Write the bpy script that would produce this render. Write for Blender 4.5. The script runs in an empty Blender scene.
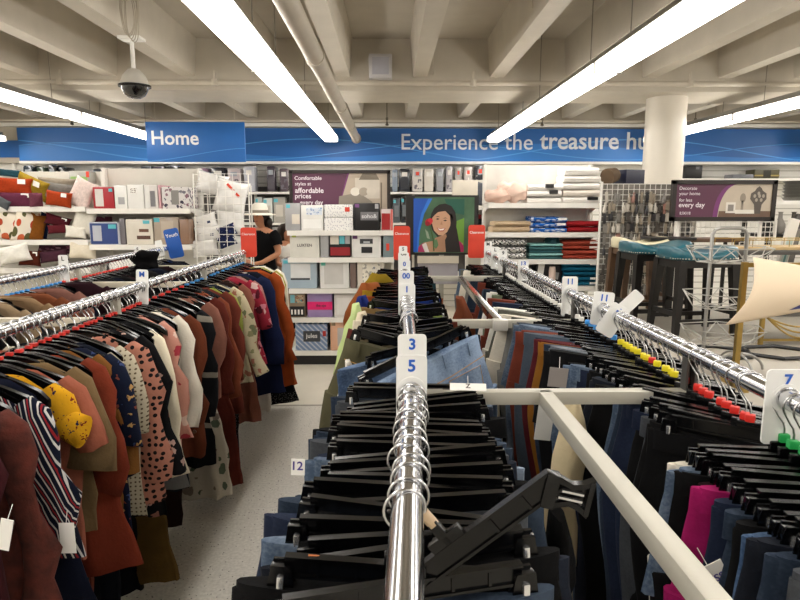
import bpy, bmesh, math, random
from math import sin, cos, pi, radians, atan2, sqrt
from mathutils import Vector, Matrix, Euler, noise
random.seed(7)
scene = bpy.context.scene
COL = scene.collection

# ------------------------------------------------------------------ camera
CAM_Z, F, PITCH, YAW = 1.65, 600.0, radians(9.0), radians(0.95)
cam_d = bpy.data.cameras.new('camera'); cam = bpy.data.objects.new('camera', cam_d); COL.objects.link(cam)
cam_d.sensor_width = 36; cam_d.lens = 36 * F / 800.0; cam_d.clip_start = 0.02
cam.location = (0, 0, CAM_Z); cam.rotation_euler = (pi / 2 - PITCH, 0, -YAW)
scene.camera = cam
FW = Vector((sin(YAW) * cos(PITCH), cos(YAW) * cos(PITCH), -sin(PITCH)))
RT = Vector((cos(YAW), -sin(YAW), 0)); UP = RT.cross(FW)
def ray(px, py): return FW + RT * ((px - 400) / F) + UP * ((300 - py) / F)
def P(px, py, Y):
    d = ray(px, py); return Vector((0, 0, CAM_Z)) + d * (Y / d.y)
def PZ(px, py, Z):
    d = ray(px, py); return Vector((0, 0, CAM_Z)) + d * ((Z - CAM_Z) / d.z)

# ------------------------------------------------------------------ materials
def lin(c):
    if isinstance(c, str):
        c = c.lstrip('#'); c = [int(c[i:i + 2], 16) / 255 for i in (0, 2, 4)]
        c = [(x / 12.92 if x <= 0.04045 else ((x + 0.055) / 1.055) ** 2.4) for x in c]
    return (c[0], c[1], c[2], 1)
MATS = {}
def _new(key):
    m = bpy.data.materials.new(key); m.use_nodes = True
    nt = m.node_tree; b = nt.nodes['Principled BSDF']; return m, nt, b
def N(nt, t, **kw):
    n = nt.nodes.new(t)
    for k, v in kw.items():
        if k in n.inputs: n.inputs[k].default_value = v
        else: setattr(n, k, v)
    return n
def bump(nt, b, src, strength, dist=0.01):
    n = N(nt, 'ShaderNodeBump'); n.inputs['Strength'].default_value = strength; n.inputs['Distance'].default_value = dist
    nt.links.new(src, n.inputs['Height']); nt.links.new(n.outputs[0], b.inputs['Normal'])
def ramp(nt, src, stops, const=False):
    r = N(nt, 'ShaderNodeValToRGB'); cr = r.color_ramp
    if const: cr.interpolation = 'CONSTANT'
    while len(cr.elements) < len(stops): cr.elements.new(0.5)
    for e, (p, c) in zip(cr.elements, stops): e.position = p; e.color = lin(c)
    nt.links.new(src, r.inputs[0]); return r
def coords(nt, kind='Object'): return N(nt, 'ShaderNodeTexCoord').outputs[kind]
def plain(col, rough=0.5, metal=0.0, var=0.06, scale=8.0, bmp=0.0, bscale=120.0, coat=0.0, spec=None):
    key = f'plain_{col}_{rough}_{metal}_{var}_{bmp}_{coat}_{bscale}_{spec}'
    if key in MATS: return MATS[key]
    m, nt, b = _new('m%d' % len(MATS)); c = lin(col); co = coords(nt)
    n = N(nt, 'ShaderNodeTexNoise', Scale=scale, Detail=4.0); nt.links.new(co, n.inputs['Vector'])
    r = N(nt, 'ShaderNodeValToRGB')
    lo = [max(0, x * (1 - var)) for x in c[:3]]; hi = [min(1, x * (1 + var)) for x in c[:3]]
    r.color_ramp.elements[0].position = .3; r.color_ramp.elements[1].position = .7
    r.color_ramp.elements[0].color = (*lo, 1); r.color_ramp.elements[1].color = (*hi, 1)
    nt.links.new(n.outputs[0], r.inputs[0]); nt.links.new(r.outputs[0], b.inputs['Base Color'])
    b.inputs['Roughness'].default_value = rough; b.inputs['Metallic'].default_value = metal
    if coat: b.inputs['Coat Weight'].default_value = coat; b.inputs['Coat Roughness'].default_value = 0.12
    if spec is not None: b.inputs['Specular IOR Level'].default_value = spec
    if bmp:
        n2 = N(nt, 'ShaderNodeTexNoise', Scale=bscale, Detail=3.0); nt.links.new(co, n2.inputs['Vector']); bump(nt, b, n2.outputs[0], bmp, 0.004)
    MATS[key] = m; return m
def tone(col, k):
    c = col.lstrip('#'); v = [int(c[i:i + 2], 16) / 255 for i in (0, 2, 4)]; g = sum(v) / 3; k = k if g < .66 else 1.04
    return '#' + ''.join('%02x' % max(0, min(255, round(255 * ((x * .9 + g * .1) * k)))) for x in v)
def fabric(col, var=0.12):
    col = tone(col, .78); return plain(col, rough=0.95, var=var, scale=14, bmp=0.5, bscale=90, spec=0.15)
def _pat(key): return MATS.get(key)
def _cloth_end(nt, b, co, colout):
    nt.links.new(colout, b.inputs['Base Color']); b.inputs['Roughness'].default_value = .92; b.inputs['Specular IOR Level'].default_value = .15
    n2 = N(nt, 'ShaderNodeTexNoise', Scale=80.0, Detail=2.0); nt.links.new(co, n2.inputs['Vector']); bump(nt, b, n2.outputs[0], .4, .004)
def dots(base, dot, scale=30, size=0.33, rnd=0.35):
    key = f'dots_{base}_{dot}_{scale}_{size}'
    if key in MATS: return MATS[key]
    m, nt, b = _new('m%d' % len(MATS)); co = coords(nt)
    v = N(nt, 'ShaderNodeTexVoronoi', Scale=float(scale), Randomness=rnd, voronoi_dimensions='2D')
    mp = N(nt, 'ShaderNodeMapping'); mp.inputs['Rotation'].default_value = (pi / 2, 0, 0); nt.links.new(co, mp.inputs[0])
    nt.links.new(mp.outputs[0], v.inputs['Vector'])
    r = ramp(nt, v.outputs['Distance'], [(0, dot), (size, base)], True); _cloth_end(nt, b, co, r.outputs[0]); MATS[key] = m; return m
def floral(base, cols, scale=16, size=0.42):
    key = f'floral_{base}_{cols}_{scale}_{size}'
    if key in MATS: return MATS[key]
    m, nt, b = _new('m%d' % len(MATS)); co = coords(nt)
    nz = N(nt, 'ShaderNodeTexNoise', Scale=scale * 1.5, Detail=2.0); nt.links.new(co, nz.inputs['Vector'])
    mx = N(nt, 'ShaderNodeMixRGB'); mx.inputs[0].default_value = 0.04; nt.links.new(co, mx.inputs[1]); nt.links.new(nz.outputs['Color'], mx.inputs[2])
    v = N(nt, 'ShaderNodeTexVoronoi', Scale=float(scale), Randomness=1.0); nt.links.new(mx.outputs[0], v.inputs['Vector'])
    msk = ramp(nt, v.outputs['Distance'], [(0, '#ffffff'), (size, '#000000')], True)
    sep = N(nt, 'ShaderNodeSeparateColor'); nt.links.new(v.outputs['Color'], sep.inputs[0])
    st = [(i / len(cols), c) for i, c in enumerate(cols)]
    cr = ramp(nt, sep.outputs[0], st, True)
    mix = N(nt, 'ShaderNodeMixRGB'); mix.inputs[1].default_value = lin(base)
    nt.links.new(msk.outputs[0], mix.inputs[0]); nt.links.new(cr.outputs[0], mix.inputs[2]); _cloth_end(nt, b, co, mix.outputs[0]); MATS[key] = m; return m
def stripes(cols, scale=6, axis=(1, 0, 0), distort=0.0, rough=.92):
    key = f'str_{cols}_{scale}_{axis}_{distort}'
    if key in MATS: return MATS[key]
    m, nt, b = _new('m%d' % len(MATS)); co = coords(nt)
    dp = N(nt, 'ShaderNodeVectorMath', operation='DOT_PRODUCT'); dp.inputs[1].default_value = axis; nt.links.new(co, dp.inputs[0])
    val = dp.outputs['Value']
    if distort:
        nz = N(nt, 'ShaderNodeTexNoise', Scale=7.0, Detail=1.0); nt.links.new(co, nz.inputs['Vector'])
        ad = N(nt, 'ShaderNodeMath', operation='MULTIPLY_ADD'); ad.inputs[1].default_value = distort
        nt.links.new(nz.outputs[0], ad.inputs[0]); nt.links.new(val, ad.inputs[2]); val = ad.outputs[0]
    mu = N(nt, 'ShaderNodeMath', operation='MULTIPLY'); mu.inputs[1].default_value = scale; nt.links.new(val, mu.inputs[0])
    fr = N(nt, 'ShaderNodeMath', operation='FRACT'); nt.links.new(mu.outputs[0], fr.inputs[0])
    r = ramp(nt, fr.outputs[0], [(i / len(cols), c) for i, c in enumerate(cols)], True); _cloth_end(nt, b, co, r.outputs[0])
    b.inputs['Roughness'].default_value = rough; MATS[key] = m; return m
def denim(col, fade='#8fa6c4', amt=.35):
    col = tone(col, .74); fade = tone(fade, .70)
    key = f'denim_{col}_{fade}_{amt}'
    if key in MATS: return MATS[key]
    m, nt, b = _new('m%d' % len(MATS)); co = coords(nt)
    mp = N(nt, 'ShaderNodeMapping'); mp.inputs['Scale'].default_value = (1, 1, .3); nt.links.new(co, mp.inputs[0])
    n1 = N(nt, 'ShaderNodeTexNoise', Scale=9.0, Detail=5.0); nt.links.new(mp.outputs[0], n1.inputs['Vector'])
    n2 = N(nt, 'ShaderNodeTexNoise', Scale=160.0, Detail=2.0); nt.links.new(co, n2.inputs['Vector'])
    md = N(nt, 'ShaderNodeMath', operation='MULTIPLY_ADD'); md.inputs[1].default_value = .25
    nt.links.new(n2.outputs[0], md.inputs[0]); nt.links.new(n1.outputs[0], md.inputs[2])
    a = lin(col); f = lin(fade); top = [a[i] * (1 - amt) + f[i] * amt for i in range(3)]
    r = N(nt, 'ShaderNodeValToRGB'); r.color_ramp.elements[0].position = .5; r.color_ramp.elements[1].position = .78
    r.color_ramp.elements[0].color = a; r.color_ramp.elements[1].color = (*top, 1)
    nt.links.new(md.outputs[0], r.inputs[0]); nt.links.new(r.outputs[0], b.inputs['Base Color'])
    b.inputs['Roughness'].default_value = .9; b.inputs['Specular IOR Level'].default_value = .2; bump(nt, b, n2.outputs[0], .35, .003); MATS[key] = m; return m
def emit(col, strength):
    key = f'emit_{col}_{strength}'
    if key in MATS: return MATS[key]
    m, nt, b = _new('m%d' % len(MATS)); b.inputs['Base Color'].default_value = lin('#ffffff')
    b.inputs['Emission Color'].default_value = lin(col); b.inputs['Emission Strength'].default_value = strength; MATS[key] = m; return m

CHROME = plain('#d9dadd', .16, 1.0, .03)
WIRE = plain('#c9cacd', .22, 1.0, .03)
STEEL = plain('#a9a59a', .42, .55, .05, bmp=.05)
PUTTY = plain('#a8a497', .45, .0, .06, bmp=.06)
BLACKP = plain('#040405', .24, 0, .15, spec=.4)
BLACKM = plain('#171718', .5, 0, .15)
WHITE = plain('#f0eee8', .5, 0, .03)
WHITEP = plain('#efefec', .35, 0, .03)
CREAM = plain('#e6dfd0', .6, 0, .04)
PAPER = plain('#f4f2ec', .7, 0, .02)
BLUEINK = plain('#1d5fc4', .4, 0, .03)
RED = plain('#d8412c', .45, 0, .05)
REDM = plain('#d52a20', .45, 0, .05)
YELM = plain('#e9d81c', .45, 0, .05)
BLUM = plain('#3a8fd6', .45, 0, .05)
WHIM = plain('#e4e2da', .45, 0, .05)
GRNM = plain('#1e9a4c', .45, 0, .05)
BEIM = plain('#c9b090', .5, 0, .05)
SKIN = plain('#b9805f', .6, 0, .06)

# ------------------------------------------------------------------ mesh builder
class MB:
    def __init__(s): s.bm = bmesh.new(); s.mi = 0
    def _f(s, vs):
        try: f = s.bm.faces.new(vs)
        except ValueError: return
        f.material_index = s.mi; f.smooth = True
    def box(s, c, size, rot=None, bev=0.0):
        cx, cy, cz = c; hx, hy, hz = size[0] / 2, size[1] / 2, size[2] / 2
        R = Euler(rot).to_matrix() if rot else None
        def tr(v):
            v = Vector(v); v = R @ v if R else v; return v + Vector(c)
        if bev <= 0:
            co = [(x * hx, y * hy, z * hz) for x in (-1, 1) for y in (-1, 1) for z in (-1, 1)]
            vs = [s.bm.verts.new(tr(v)) for v in co]
            for q in ((0, 1, 3, 2), (4, 6, 7, 5), (0, 4, 5, 1), (2, 3, 7, 6), (0, 2, 6, 4), (1, 5, 7, 3)): s._f([vs[i] for i in q])
        else:
            t = bmesh.new(); bmesh.ops.create_cube(t, size=1)
            for v in t.verts: v.co = Vector((v.co.x * size[0], v.co.y * size[1], v.co.z * size[2]))
            bmesh.ops.bevel(t, geom=t.edges[:], offset=min(bev, min(size) * .45), segments=2, affect='EDGES', profile=.6)
            m = {v: s.bm.verts.new(tr(v.co)) for v in t.verts}
            for f in t.faces: s._f([m[v] for v in f.verts])
            t.free()
        return s
    def rings(s, rings, cap=True, close=True):
        R = [[s.bm.verts.new(p) for p in r] for r in rings]; n = len(R[0])
        for a, b in zip(R, R[1:]):
            for i in range(n if close else n - 1):
                j = (i + 1) % n; s._f([a[i], a[j], b[j], b[i]])
        if cap and close: s._f(R[0][::-1]); s._f(R[-1])
        return s
    def tube(s, pts, r, n=8, cap=True):
        pts = [Vector(p) for p in pts]; rs = r if isinstance(r, (list, tuple)) else [r] * len(pts)
        out = []; u = None
        for i, p in enumerate(pts):
            t = (pts[min(i + 1, len(pts) - 1)] - pts[max(i - 1, 0)])
            if t.length < 1e-9: t = Vector((0, 0, 1))
            t.normalize()
            if u is None:
                u = t.cross(Vector((0, 0, 1)))
                if u.length < 1e-3: u = t.cross(Vector((0, 1, 0)))
            u = (u - t * u.dot(t)); u.normalize(); w = t.cross(u)
            out.append([p + (u * cos(2 * pi * k / n) + w * sin(2 * pi * k / n)) * rs[i] for k in range(n)])
        return s.rings(out, cap)
    def lathe(s, prof, c=(0, 0, 0), n=24, cap=True):
        c = Vector(c)
        return s.rings([[c + Vector((r * cos(2 * pi * k / n), r * sin(2 * pi * k / n), z)) for k in range(n)] for r, z in prof], cap)
    def prism(s, pts, y0, y1):                       # pts in x,z; solid between y0 and y1
        return s.rings([[Vector((x, y0, z)) for x, z in pts], [Vector((x, y1, z)) for x, z in pts]], True)
    def grid(s, fn, nu, nv):
        V = [[s.bm.verts.new(fn(i / nu, j / nv)) for j in range(nv + 1)] for i in range(nu + 1)]
        for i in range(nu):
            for j in range(nv): s._f([V[i][j], V[i + 1][j], V[i + 1][j + 1], V[i][j + 1]])
        return s
    def mesh(s, name, mats, sharp=35):
        bmesh.ops.recalc_face_normals(s.bm, faces=s.bm.faces[:])
        me = bpy.data.meshes.new(name); s.bm.to_mesh(me); s.bm.free()
        for m in (mats if isinstance(mats, (list, tuple)) else [mats]): me.materials.append(m)
        try: me.set_sharp_from_angle(angle=radians(sharp))
        except Exception: pass
        return me
    def build(s, name, mats, parent=None, loc=(0, 0, 0), rot=(0, 0, 0), sharp=35):
        return obj(name, s.mesh(name, mats, sharp), parent, loc, rot)
def obj(name, me, parent=None, loc=(0, 0, 0), rot=(0, 0, 0), mat=None, scale=None):
    o = bpy.data.objects.new(name, me); COL.objects.link(o); o.location = loc; o.rotation_euler = rot
    if scale is not None: o.scale = scale
    if parent: o.parent = parent
    if mat is not None and me is not None and len(o.material_slots):
        o.material_slots[0].link = 'OBJECT'; o.material_slots[0].material = mat
    return o
def tag(o, label, cat, group=None):
    o['label'] = label; o['category'] = cat
    if group: o['group'] = group
    return o
def thing(name, label, cat, loc=(0, 0, 0), rot=(0, 0, 0), group=None):
    return tag(obj(name, None, None, loc, rot), label, cat, group)
def struct(o): o['kind'] = 'structure'; return o

def text_mesh(name, s, width, mat, bold=0.0, height=None, shear=0.0, extrude=0.0006):
    cu = bpy.data.curves.new(name, 'FONT'); cu.body = s; cu.size = 1; cu.extrude = 0; cu.offset = bold; cu.shear = shear; cu.align_x = 'LEFT'; cu.resolution_u = 3
    o = bpy.data.objects.new(name, cu); COL.objects.link(o)
    dg = bpy.context.evaluated_depsgraph_get(); me = bpy.data.meshes.new_from_object(o.evaluated_get(dg)); bpy.data.objects.remove(o); bpy.data.curves.remove(cu)
    xs = [v.co.x for v in me.vertices]; ys = [v.co.y for v in me.vertices]
    x0, x1, y0, y1 = min(xs), max(xs), min(ys), max(ys)
    k = width / (x1 - x0) if width else height / (y1 - y0); kz = k if not (height and width) else height / (y1 - y0)
    for v in me.vertices: v.co = Vector(((v.co.x - (x0 + x1) / 2) * k, 0, (v.co.y - (y0 + y1) / 2) * kz))
    me.materials.clear(); me.materials.append(mat); me.name = name; return me
def text(s, parent, loc, width, mat, bold=0.0, height=None, rot=(0, 0, 0), shear=0.0, name='lettering'):
    return obj(name, text_mesh(name, s, width, mat, bold, height, shear), parent, loc, rot)

# ------------------------------------------------------------------ the room
def floor_mat():
    m, nt, b = _new('floor_vinyl'); co = coords(nt)
    n1 = N(nt, 'ShaderNodeTexNoise', Scale=70.0, Detail=3.0); nt.links.new(co, n1.inputs['Vector'])
    v = N(nt, 'ShaderNodeTexVoronoi', Scale=65.0, Randomness=1.0); nt.links.new(co, v.inputs['Vector'])
    sep = N(nt, 'ShaderNodeSeparateColor'); nt.links.new(v.outputs['Color'], sep.inputs[0])
    lt = ramp(nt, v.outputs['Distance'], [(0, '#ffffff'), (.22, '#000000')], True)
    pick = ramp(nt, sep.outputs[0], [(0, '#000000'), (.72, '#ffffff')], True)
    mul = N(nt, 'ShaderNodeMixRGB', blend_type='MULTIPLY'); mul.inputs[0].default_value = 1
    nt.links.new(lt.outputs[0], mul.inputs[1]); nt.links.new(pick.outputs[0], mul.inputs[2])
    base = ramp(nt, n1.outputs[0], [(.35, '#b5b0a6'), (.65, '#c9c4ba')])
    mix = N(nt, 'ShaderNodeMixRGB'); nt.links.new(mul.outputs[0], mix.inputs[0]); nt.links.new(base.outputs[0], mix.inputs[1]); mix.inputs[2].default_value = lin('#55524d')
    nt.links.new(mix.outputs[0], b.inputs['Base Color']); b.inputs['Roughness'].default_value = .42
    return m
X0, X1, Y0, Y1, ZC = -7.6, 9.2, -3.2, 9.75, 3.36
struct(MB().box(((X0 + X1) / 2, (4.8 + Y0) / 2, -.05), (X1 - X0, 4.8 - Y0, .1)).build('floor', floor_mat()))
struct(MB().box(((X0 + X1) / 2, (4.83 + Y1) / 2, -.05), (X1 - X0, Y1 - 4.83, .1)).build('floor_tile_area', plain('#cfc8b8', .35, 0, .05, scale=3)))
struct(MB().box(((X0 + X1) / 2, 4.815, -.05), (X1 - X0, .03, .104)).build('trim_1', plain('#8d887d', .5)))
CEIL = plain('#b6ae9f', .85, 0, .05, scale=3, bmp=.25, bscale=25)
CEILR = plain('#c6beaf', .8, 0, .05, scale=4, bmp=.2, bscale=25)
WALL = plain('#e9e6df', .7, 0, .03, scale=2)
struct(MB().box(((X0 + X1) / 2, (Y0 + Y1) / 2, ZC + .05), (X1 - X0 + .2, Y1 - Y0 + .2, .1)).build('ceiling', CEIL))
struct(MB().box((X0 - .05, (Y0 + Y1) / 2, ZC / 2), (.1, Y1 - Y0, ZC)).build('wall_left', WALL))
struct(MB().box((X1 + .05, (Y0 + Y1) / 2, ZC / 2), (.1, Y1 - Y0, ZC)).build('wall_right', WALL))
struct(MB().box(((X0 + X1) / 2, Y0 - .05, ZC / 2), (X1 - X0 + .2, .1, ZC)).build('wall_front', WALL))
slat = stripes(['#e9e7e1', '#e9e7e1', '#e9e7e1', '#e9e7e1', '#e9e7e1', '#b9b6ae'], 10, (0, 0, 1), 0, .5)
struct(MB().box(((X0 + X1) / 2, Y1 + .05, ZC / 2), (X1 - X0 + .2, .1, ZC)).build('wall_back', slat))
# ribs and girders
rib_me = {}
def rib(x, ya, yb):
    mb = MB(); a, bq = .075, .105
    mb.rings([[Vector((x - bq, y, ZC)), Vector((x - a, y, 2.98)), Vector((x + a, y, 2.98)), Vector((x + bq, y, ZC))] for y in (ya, yb)])
    struct(mb.build('ceiling_beam', CEILR))
k = -8
while -.49 + .81 * k < X1 - .2:
    x = -.49 + .81 * k
    if x > X0 + .2: rib(x, Y0, 6.6); rib(x, 7.36, 9.62)
    k += 1
struct(MB().box(((X0 + X1) / 2, 6.98, (2.84 + ZC) / 2), (X1 - X0, .76, ZC - 2.84)).build('ceiling_girder', CEILR))
struct(MB().box(((X0 + X1) / 2, 9.69, (2.3 + ZC) / 2), (X1 - X0, .12, ZC - 2.3)).build('trim_2', CEIL))
struct(MB().box(((X0 + X1) / 2, 9.58, 2.865), (X1 - X0, .08, .05)).build('trim_3', WHITE))
cx = P(661.5, 180, 7.0)
struct(MB().lathe([(.222, 0), (.222, .1), (.217, .1), (.217, 2.84)], (cx.x, 7.0, 0), 40).build('column', plain('#dcd5c7', .32, 0, .04, scale=2)))

# ------------------------------------------------------------------ strip lights
LENS = emit('#fffaf3', 5.2)
HOUS = plain('#8f8b83', .5, .2)
lens_me = MB().box((0, 0, .035), (.19, 2.36, .07), bev=.02).mesh('lens', LENS)
hous_me = MB().box((0, 0, .10), (.11, 2.38, .06)).box((0, 0, .074), (.2, 2.38, .012)).box((0, -1.185, .04), (.2, .015, .09)).box((0, 1.185, .04), (.2, .015, .09)).mesh('housing', HOUS)
wire_me = MB().tube([(0, 0, .12), (0, 0, ZC - 2.58)], .004, 6).mesh('hanging_wire', plain('#8c877b', .5, .3))
rows = [(-5.75, 'above the cushion shelves'), (-3.45, 'running behind the Home sign'), (-.87, 'over the aisle of tops'), (1.55, 'over the pants rack'), (3.9, 'running behind the round column'), (6.3, 'above the furniture')]
for x, where in rows:
    for i in range(5):
        y = 9.22 - 1.2 - 2.385 * i
        t = thing('strip_light', f'long white fluorescent strip light in the row {where}', 'light', (x, y, 2.58), group='strip lights ' + where)
        obj('lens', lens_me, t); obj('housing', hous_me, t)
        for s in (-.8, .8): obj('hanging_wire', wire_me, t, (0, s, 0))

# ------------------------------------------------------------------ ceiling services
pipe_m = plain('#c9c0b0', .5, 0, .06, scale=5)
t = thing('sprinkler_pipe', 'thin cream pipe running straight across in front of the ceiling girder', 'pipe', (0, 6.45, 2.89))
MB().tube([(X0, 0, 0), (X1, 0, 0)], .026, 12).build('pipe', pipe_m, t)
for px in (60, 215, 473, 690):
    q = P(px, 82, 6.45).x
    c = MB().lathe([(.036, -.03), (.036, .03)], (0, 0, 0), 12).tube([(0, 0, 0), (0, 0, .12)], .012, 8).build('hanger_clamp', pipe_m, t, (q, 0, 0))
t = thing('drain_pipe', 'thick cream pipe running from overhead to the blue banner', 'pipe', (-.515, 0, 2.66))
MB().tube([(0, Y0, 0), (0, 9.55, 0)], .062, 20).build('pipe', pipe_m, t)
for y in (4.35, 6.5, 8.0): MB().tube([(0, y - .03, 0), (0, y + .03, 0)], .07, 20).build('coupling', pipe_m, t)
MB().tube([(0, 9.44, 0), (0, 9.55, 0)], .075, 20).build('end_collar', pipe_m, t)
t = thing('sprinkler_pipe', 'slim cream sprinkler line with small heads just above the banner', 'pipe', (0, 9.35, 2.90))
MB().tube([(X0, 0, 0), (X1, 0, 0)], .018, 10).build('pipe', pipe_m, t)
for px in (72, 387, 542, 695):
    q = P(px, 125, 9.35).x
    h = MB().lathe([(.01, -.07), (.03, -.06), (.012, -.03), (.02, 0), (.02, .05)], (0, 0, 0), 10).tube([(0, 0, .03), (0, 0, .46)], .008, 6).build('sprinkler_head', plain('#6d665a', .5, .4), t, (q, 0, 0))
for (px, py, yy, wh) in ((556, 14, 3.9, 'over the pants rack'), (531, 42, 4.6, 'nearer the girder')):
    q = P(px, py, yy)
    t = thing('smoke_detector', f'small round white detector on the ceiling {wh}', 'detector', (q.x, yy, ZC))
    MB().lathe([(.02, -.05), (.06, -.045), (.07, -.02), (.07, 0)], (0, 0, 0), 20).build('cover', WHITE, t)
    MB().tube([(.0, 0, -.05), (.0, 0, -.3)], .004, 6).build('pendant_rod', pipe_m, t)
q0, q1 = P(369, 55, 6.52), P(392, 79, 6.52)
t = thing('ceiling_vent', 'square white vent box with grey panel on the girder face', 'vent', ((q0.x + q1.x) / 2, 6.53, (q0.z + q1.z) / 2))
MB().box((0, 0, 0), (q1.x - q0.x, .14, q0.z - q1.z), bev=.008).build('housing', plain('#c3c0c0', .5), t)
MB().box((0, -.072, 0), (.17, .006, .17)).build('grille', plain('#a9a8b0', .6), t)
# conduits on rib sides
for (xa, za, ya, yb, lab) in ((-1.22, 3.33, 1.2, 6.58, 'thin conduit running along the ceiling beam near the aisle light'), (.45, 3.34, .8, 6.58, 'thin conduit running along the ceiling bay beside the drain pipe'), (2.03, 3.33, 1.5, 6.58, 'thin conduit running along the ceiling bay over the pants rack')):
    tag(MB().tube([(xa, ya, za), (xa, yb, za), (xa, yb, 3.0)], .01, 6).build('conduit', pipe_m), lab, 'conduit')
# dome camera
t = thing('dome_camera', 'white dome security camera hanging on a pole from the ceiling beam', 'camera', (-2.07, 5.12, 2.98)); t.scale = (.9, .9, 1)
MB().box((0, 0, -.012), (.2, .14, .024), bev=.006).build('mount_plate', WHITE, t)
MB().tube([(0, 0, -.02), (0, 0, -.27)], .018, 12).build('pole', WHITE, t)
MB().lathe([(.02, -.24), (.05, -.25), (.10, -.30), (.125, -.36), (.13, -.375)], (0, 0, 0), 32).build('hood', plain('#d9d5cc', .45), t)
MB().lathe([(.14, -.385), (.14, -.37), (.12, -.37)], (0, 0, 0), 32).build('rim', BLACKP, t)
MB().lathe([(.118, -.375), (.112, -.41), (.085, -.45), (.045, -.472), (.004, -.478)], (0, 0, 0), 32).build('dome', plain('#0b0a0a', .08, 0, .1, coat=1.0), t)
mb = MB()
for k in range(5):
    a0 = random.uniform(-.3, .3); pts = []
    for i in range(25):
        a = 2 * pi * i / 24; pts.append((.05 * sin(a) * (1 + .2 * a0) + .01 * k, .01 * cos(3 * a + k), -.14 + (.17 + .012 * k) * cos(a)))
    mb.tube(pts, .0035, 5, False)
mb.tube([(.02, 0, .03), (0, 0, .16)], .0035, 5)
tag(mb.build('cable_coil', plain('#b5ac9b', .6), None, (-1.93, 4.72, 3.2)), 'coil of spare white cable hung on the beam above the dome camera', 'cable')

# ------------------------------------------------------------------ banner
BLUE = plain('#1c5fa9', .45, 0, .05, scale=1.2); BLUE2 = plain('#2b77c6', .45, 0, .04, scale=1.0); BLUE3 = plain('#4c97dc', .45, 0, .03)
YB = 9.54
a, bq = P(17, 128, YB), P(17, 162, YB); xr = X1 - .05
zt, zb = P(400, 128.5, YB).z, P(400, 161.5, YB).z; xl = a.x
t = thing('store_banner', 'long blue banner with white slogan and pale swooshes across the back wall', 'banner', ((xl + xr) / 2, YB, (zt + zb) / 2))
W = xr - xl; H = zt - zb
MB().box((0, 0, 0), (W, .03, H)).build('board', BLUE, t)
MB().box((0, .0, -H / 2 - .02), (W, .06, .04)).build('bottom_channel', WHITE, t)
def swoosh(fn, w0, mat, name, off, xs):
    mb = MB(); U = []; L = []
    for x in xs:
        z = fn(x); w = w0(x) if callable(w0) else w0
        U.append(Vector((x, -.016 - off, max(-H / 2 + .003, min(H / 2 - .003, z + w))))); L.append(Vector((x, -.016 - off, max(-H / 2 + .003, min(H / 2 - .003, z)))))
    mb.rings([U, L], cap=False, close=False); return mb.build(name, mat, t)
n = 160; xs = [-W / 2 + .01 + (W - .02) * i / n for i in range(n + 1)]
hump = lambda x, c, s, h: h * math.exp(-((x - c) / s) ** 2)
f1 = lambda x: -H / 2 + .02 + H * .62 * (abs(sin((x + .4) * .62)) ** 1.3)
swoosh(lambda x: -H / 2, lambda x: H * .12 + H * .42 * (0.5 + .5 * sin(x * .9 + 1.0)), BLUE2, 'wave_print', .001, xs)
swoosh(f1, .016, BLUE3, 'swoosh_print', .002, xs)
swoosh(lambda x: -H / 2 + .02 + H * .5 * (0.5 + .5 * sin(x * 1.1 + 2.6)), .011, BLUE3, 'swoosh_print', .002, xs)
LET = plain('#dfe6ee', .5)
def banner_text(s, px0, px1, bold):
    A, B = P(px0, 145, YB - .02), P(px1, 145, YB - .02)
    me = text_mesh('lettering', s, B.x - A.x, LET, bold)
    return me, A, B
# slogan: light words then bold words, the last letters pass behind the column
for s, px0, px1, b_, hpx, base in (('Experience the', 401.5, 532.5, 0.004, 1, 0), ('treasure hunt', 539.5, 668, .016, 1, 0)):
    A, B = P(px0, 143, YB), P(px1, 143, YB)
    me = text_mesh('lettering', s, B.x - A.x, LET, b_)
    zs = [v.co.z for v in me.vertices]; zmin = min(zs)
    # line up baselines: 'Experience the' has a descender, 'treasure hunt' none
    cap_top = max(zs); ztop = P(400, 134.0 if b_ < .01 else 131.8, YB).z
    obj('lettering', me, t, ((A.x + B.x) / 2 - t.location.x, -.0195, ztop - cap_top - t.location.z))
q = P(-60, 128, 9.6)
t2 = thing('store_banner', 'short plain blue banner panel beyond the end of the slogan banner', 'banner', ((q.x + xl) / 2 - .03, 9.622, (zt + zb) / 2))
MB().box((0, 0, -.06), (xl - q.x, .02, H - .24)).build('board', BLUE, t2)

# Home sign
YH = 7.55; A, B = P(145.5, 122, YH), P(246, 162, YH)
t = thing('hanging_sign', 'blue hanging sign with the white word Home', 'sign', ((A.x + B.x) / 2, YH, (A.z + B.z) / 2))
w, h = B.x - A.x, A.z - B.z
HB = plain('#1f68b8', .4, 0, .06, scale=2)
MB().box((0, 0, 0), (w, .03, h), bev=.004).build('board', HB, t)
mb = MB(); U = []; L = []
for i in range(41):
    x = -w / 2 + .004 + (w - .008) * i / 40; z = -h / 2 + .05 + .16 * h * sin((i / 40) ** 1.5 * 2.2) - .05 * (1 - i / 40) + .1 * h * (i / 40) ** 3
    U.append(Vector((x, -.0165, z + .008))); L.append(Vector((x, -.0165, z)))
mb.rings([U, L], False, False).build('swoosh_print', BLUE3, t)
c0, c1 = P(152, 137, YH), P(199, 137, YH)
text('Home', t, ((c0.x + c1.x) / 2 - t.location.x, -.017, P(170, 138, YH).z - t.location.z), c1.x - c0.x, plain('#f3f6fa', .5), .018)
for s in (-.4, .4): MB().tube([(s * w, 0, h / 2), (s * w, 0, ZC - t.location.z)], .003, 6).build('hanging_wire', pipe_m, t)
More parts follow.
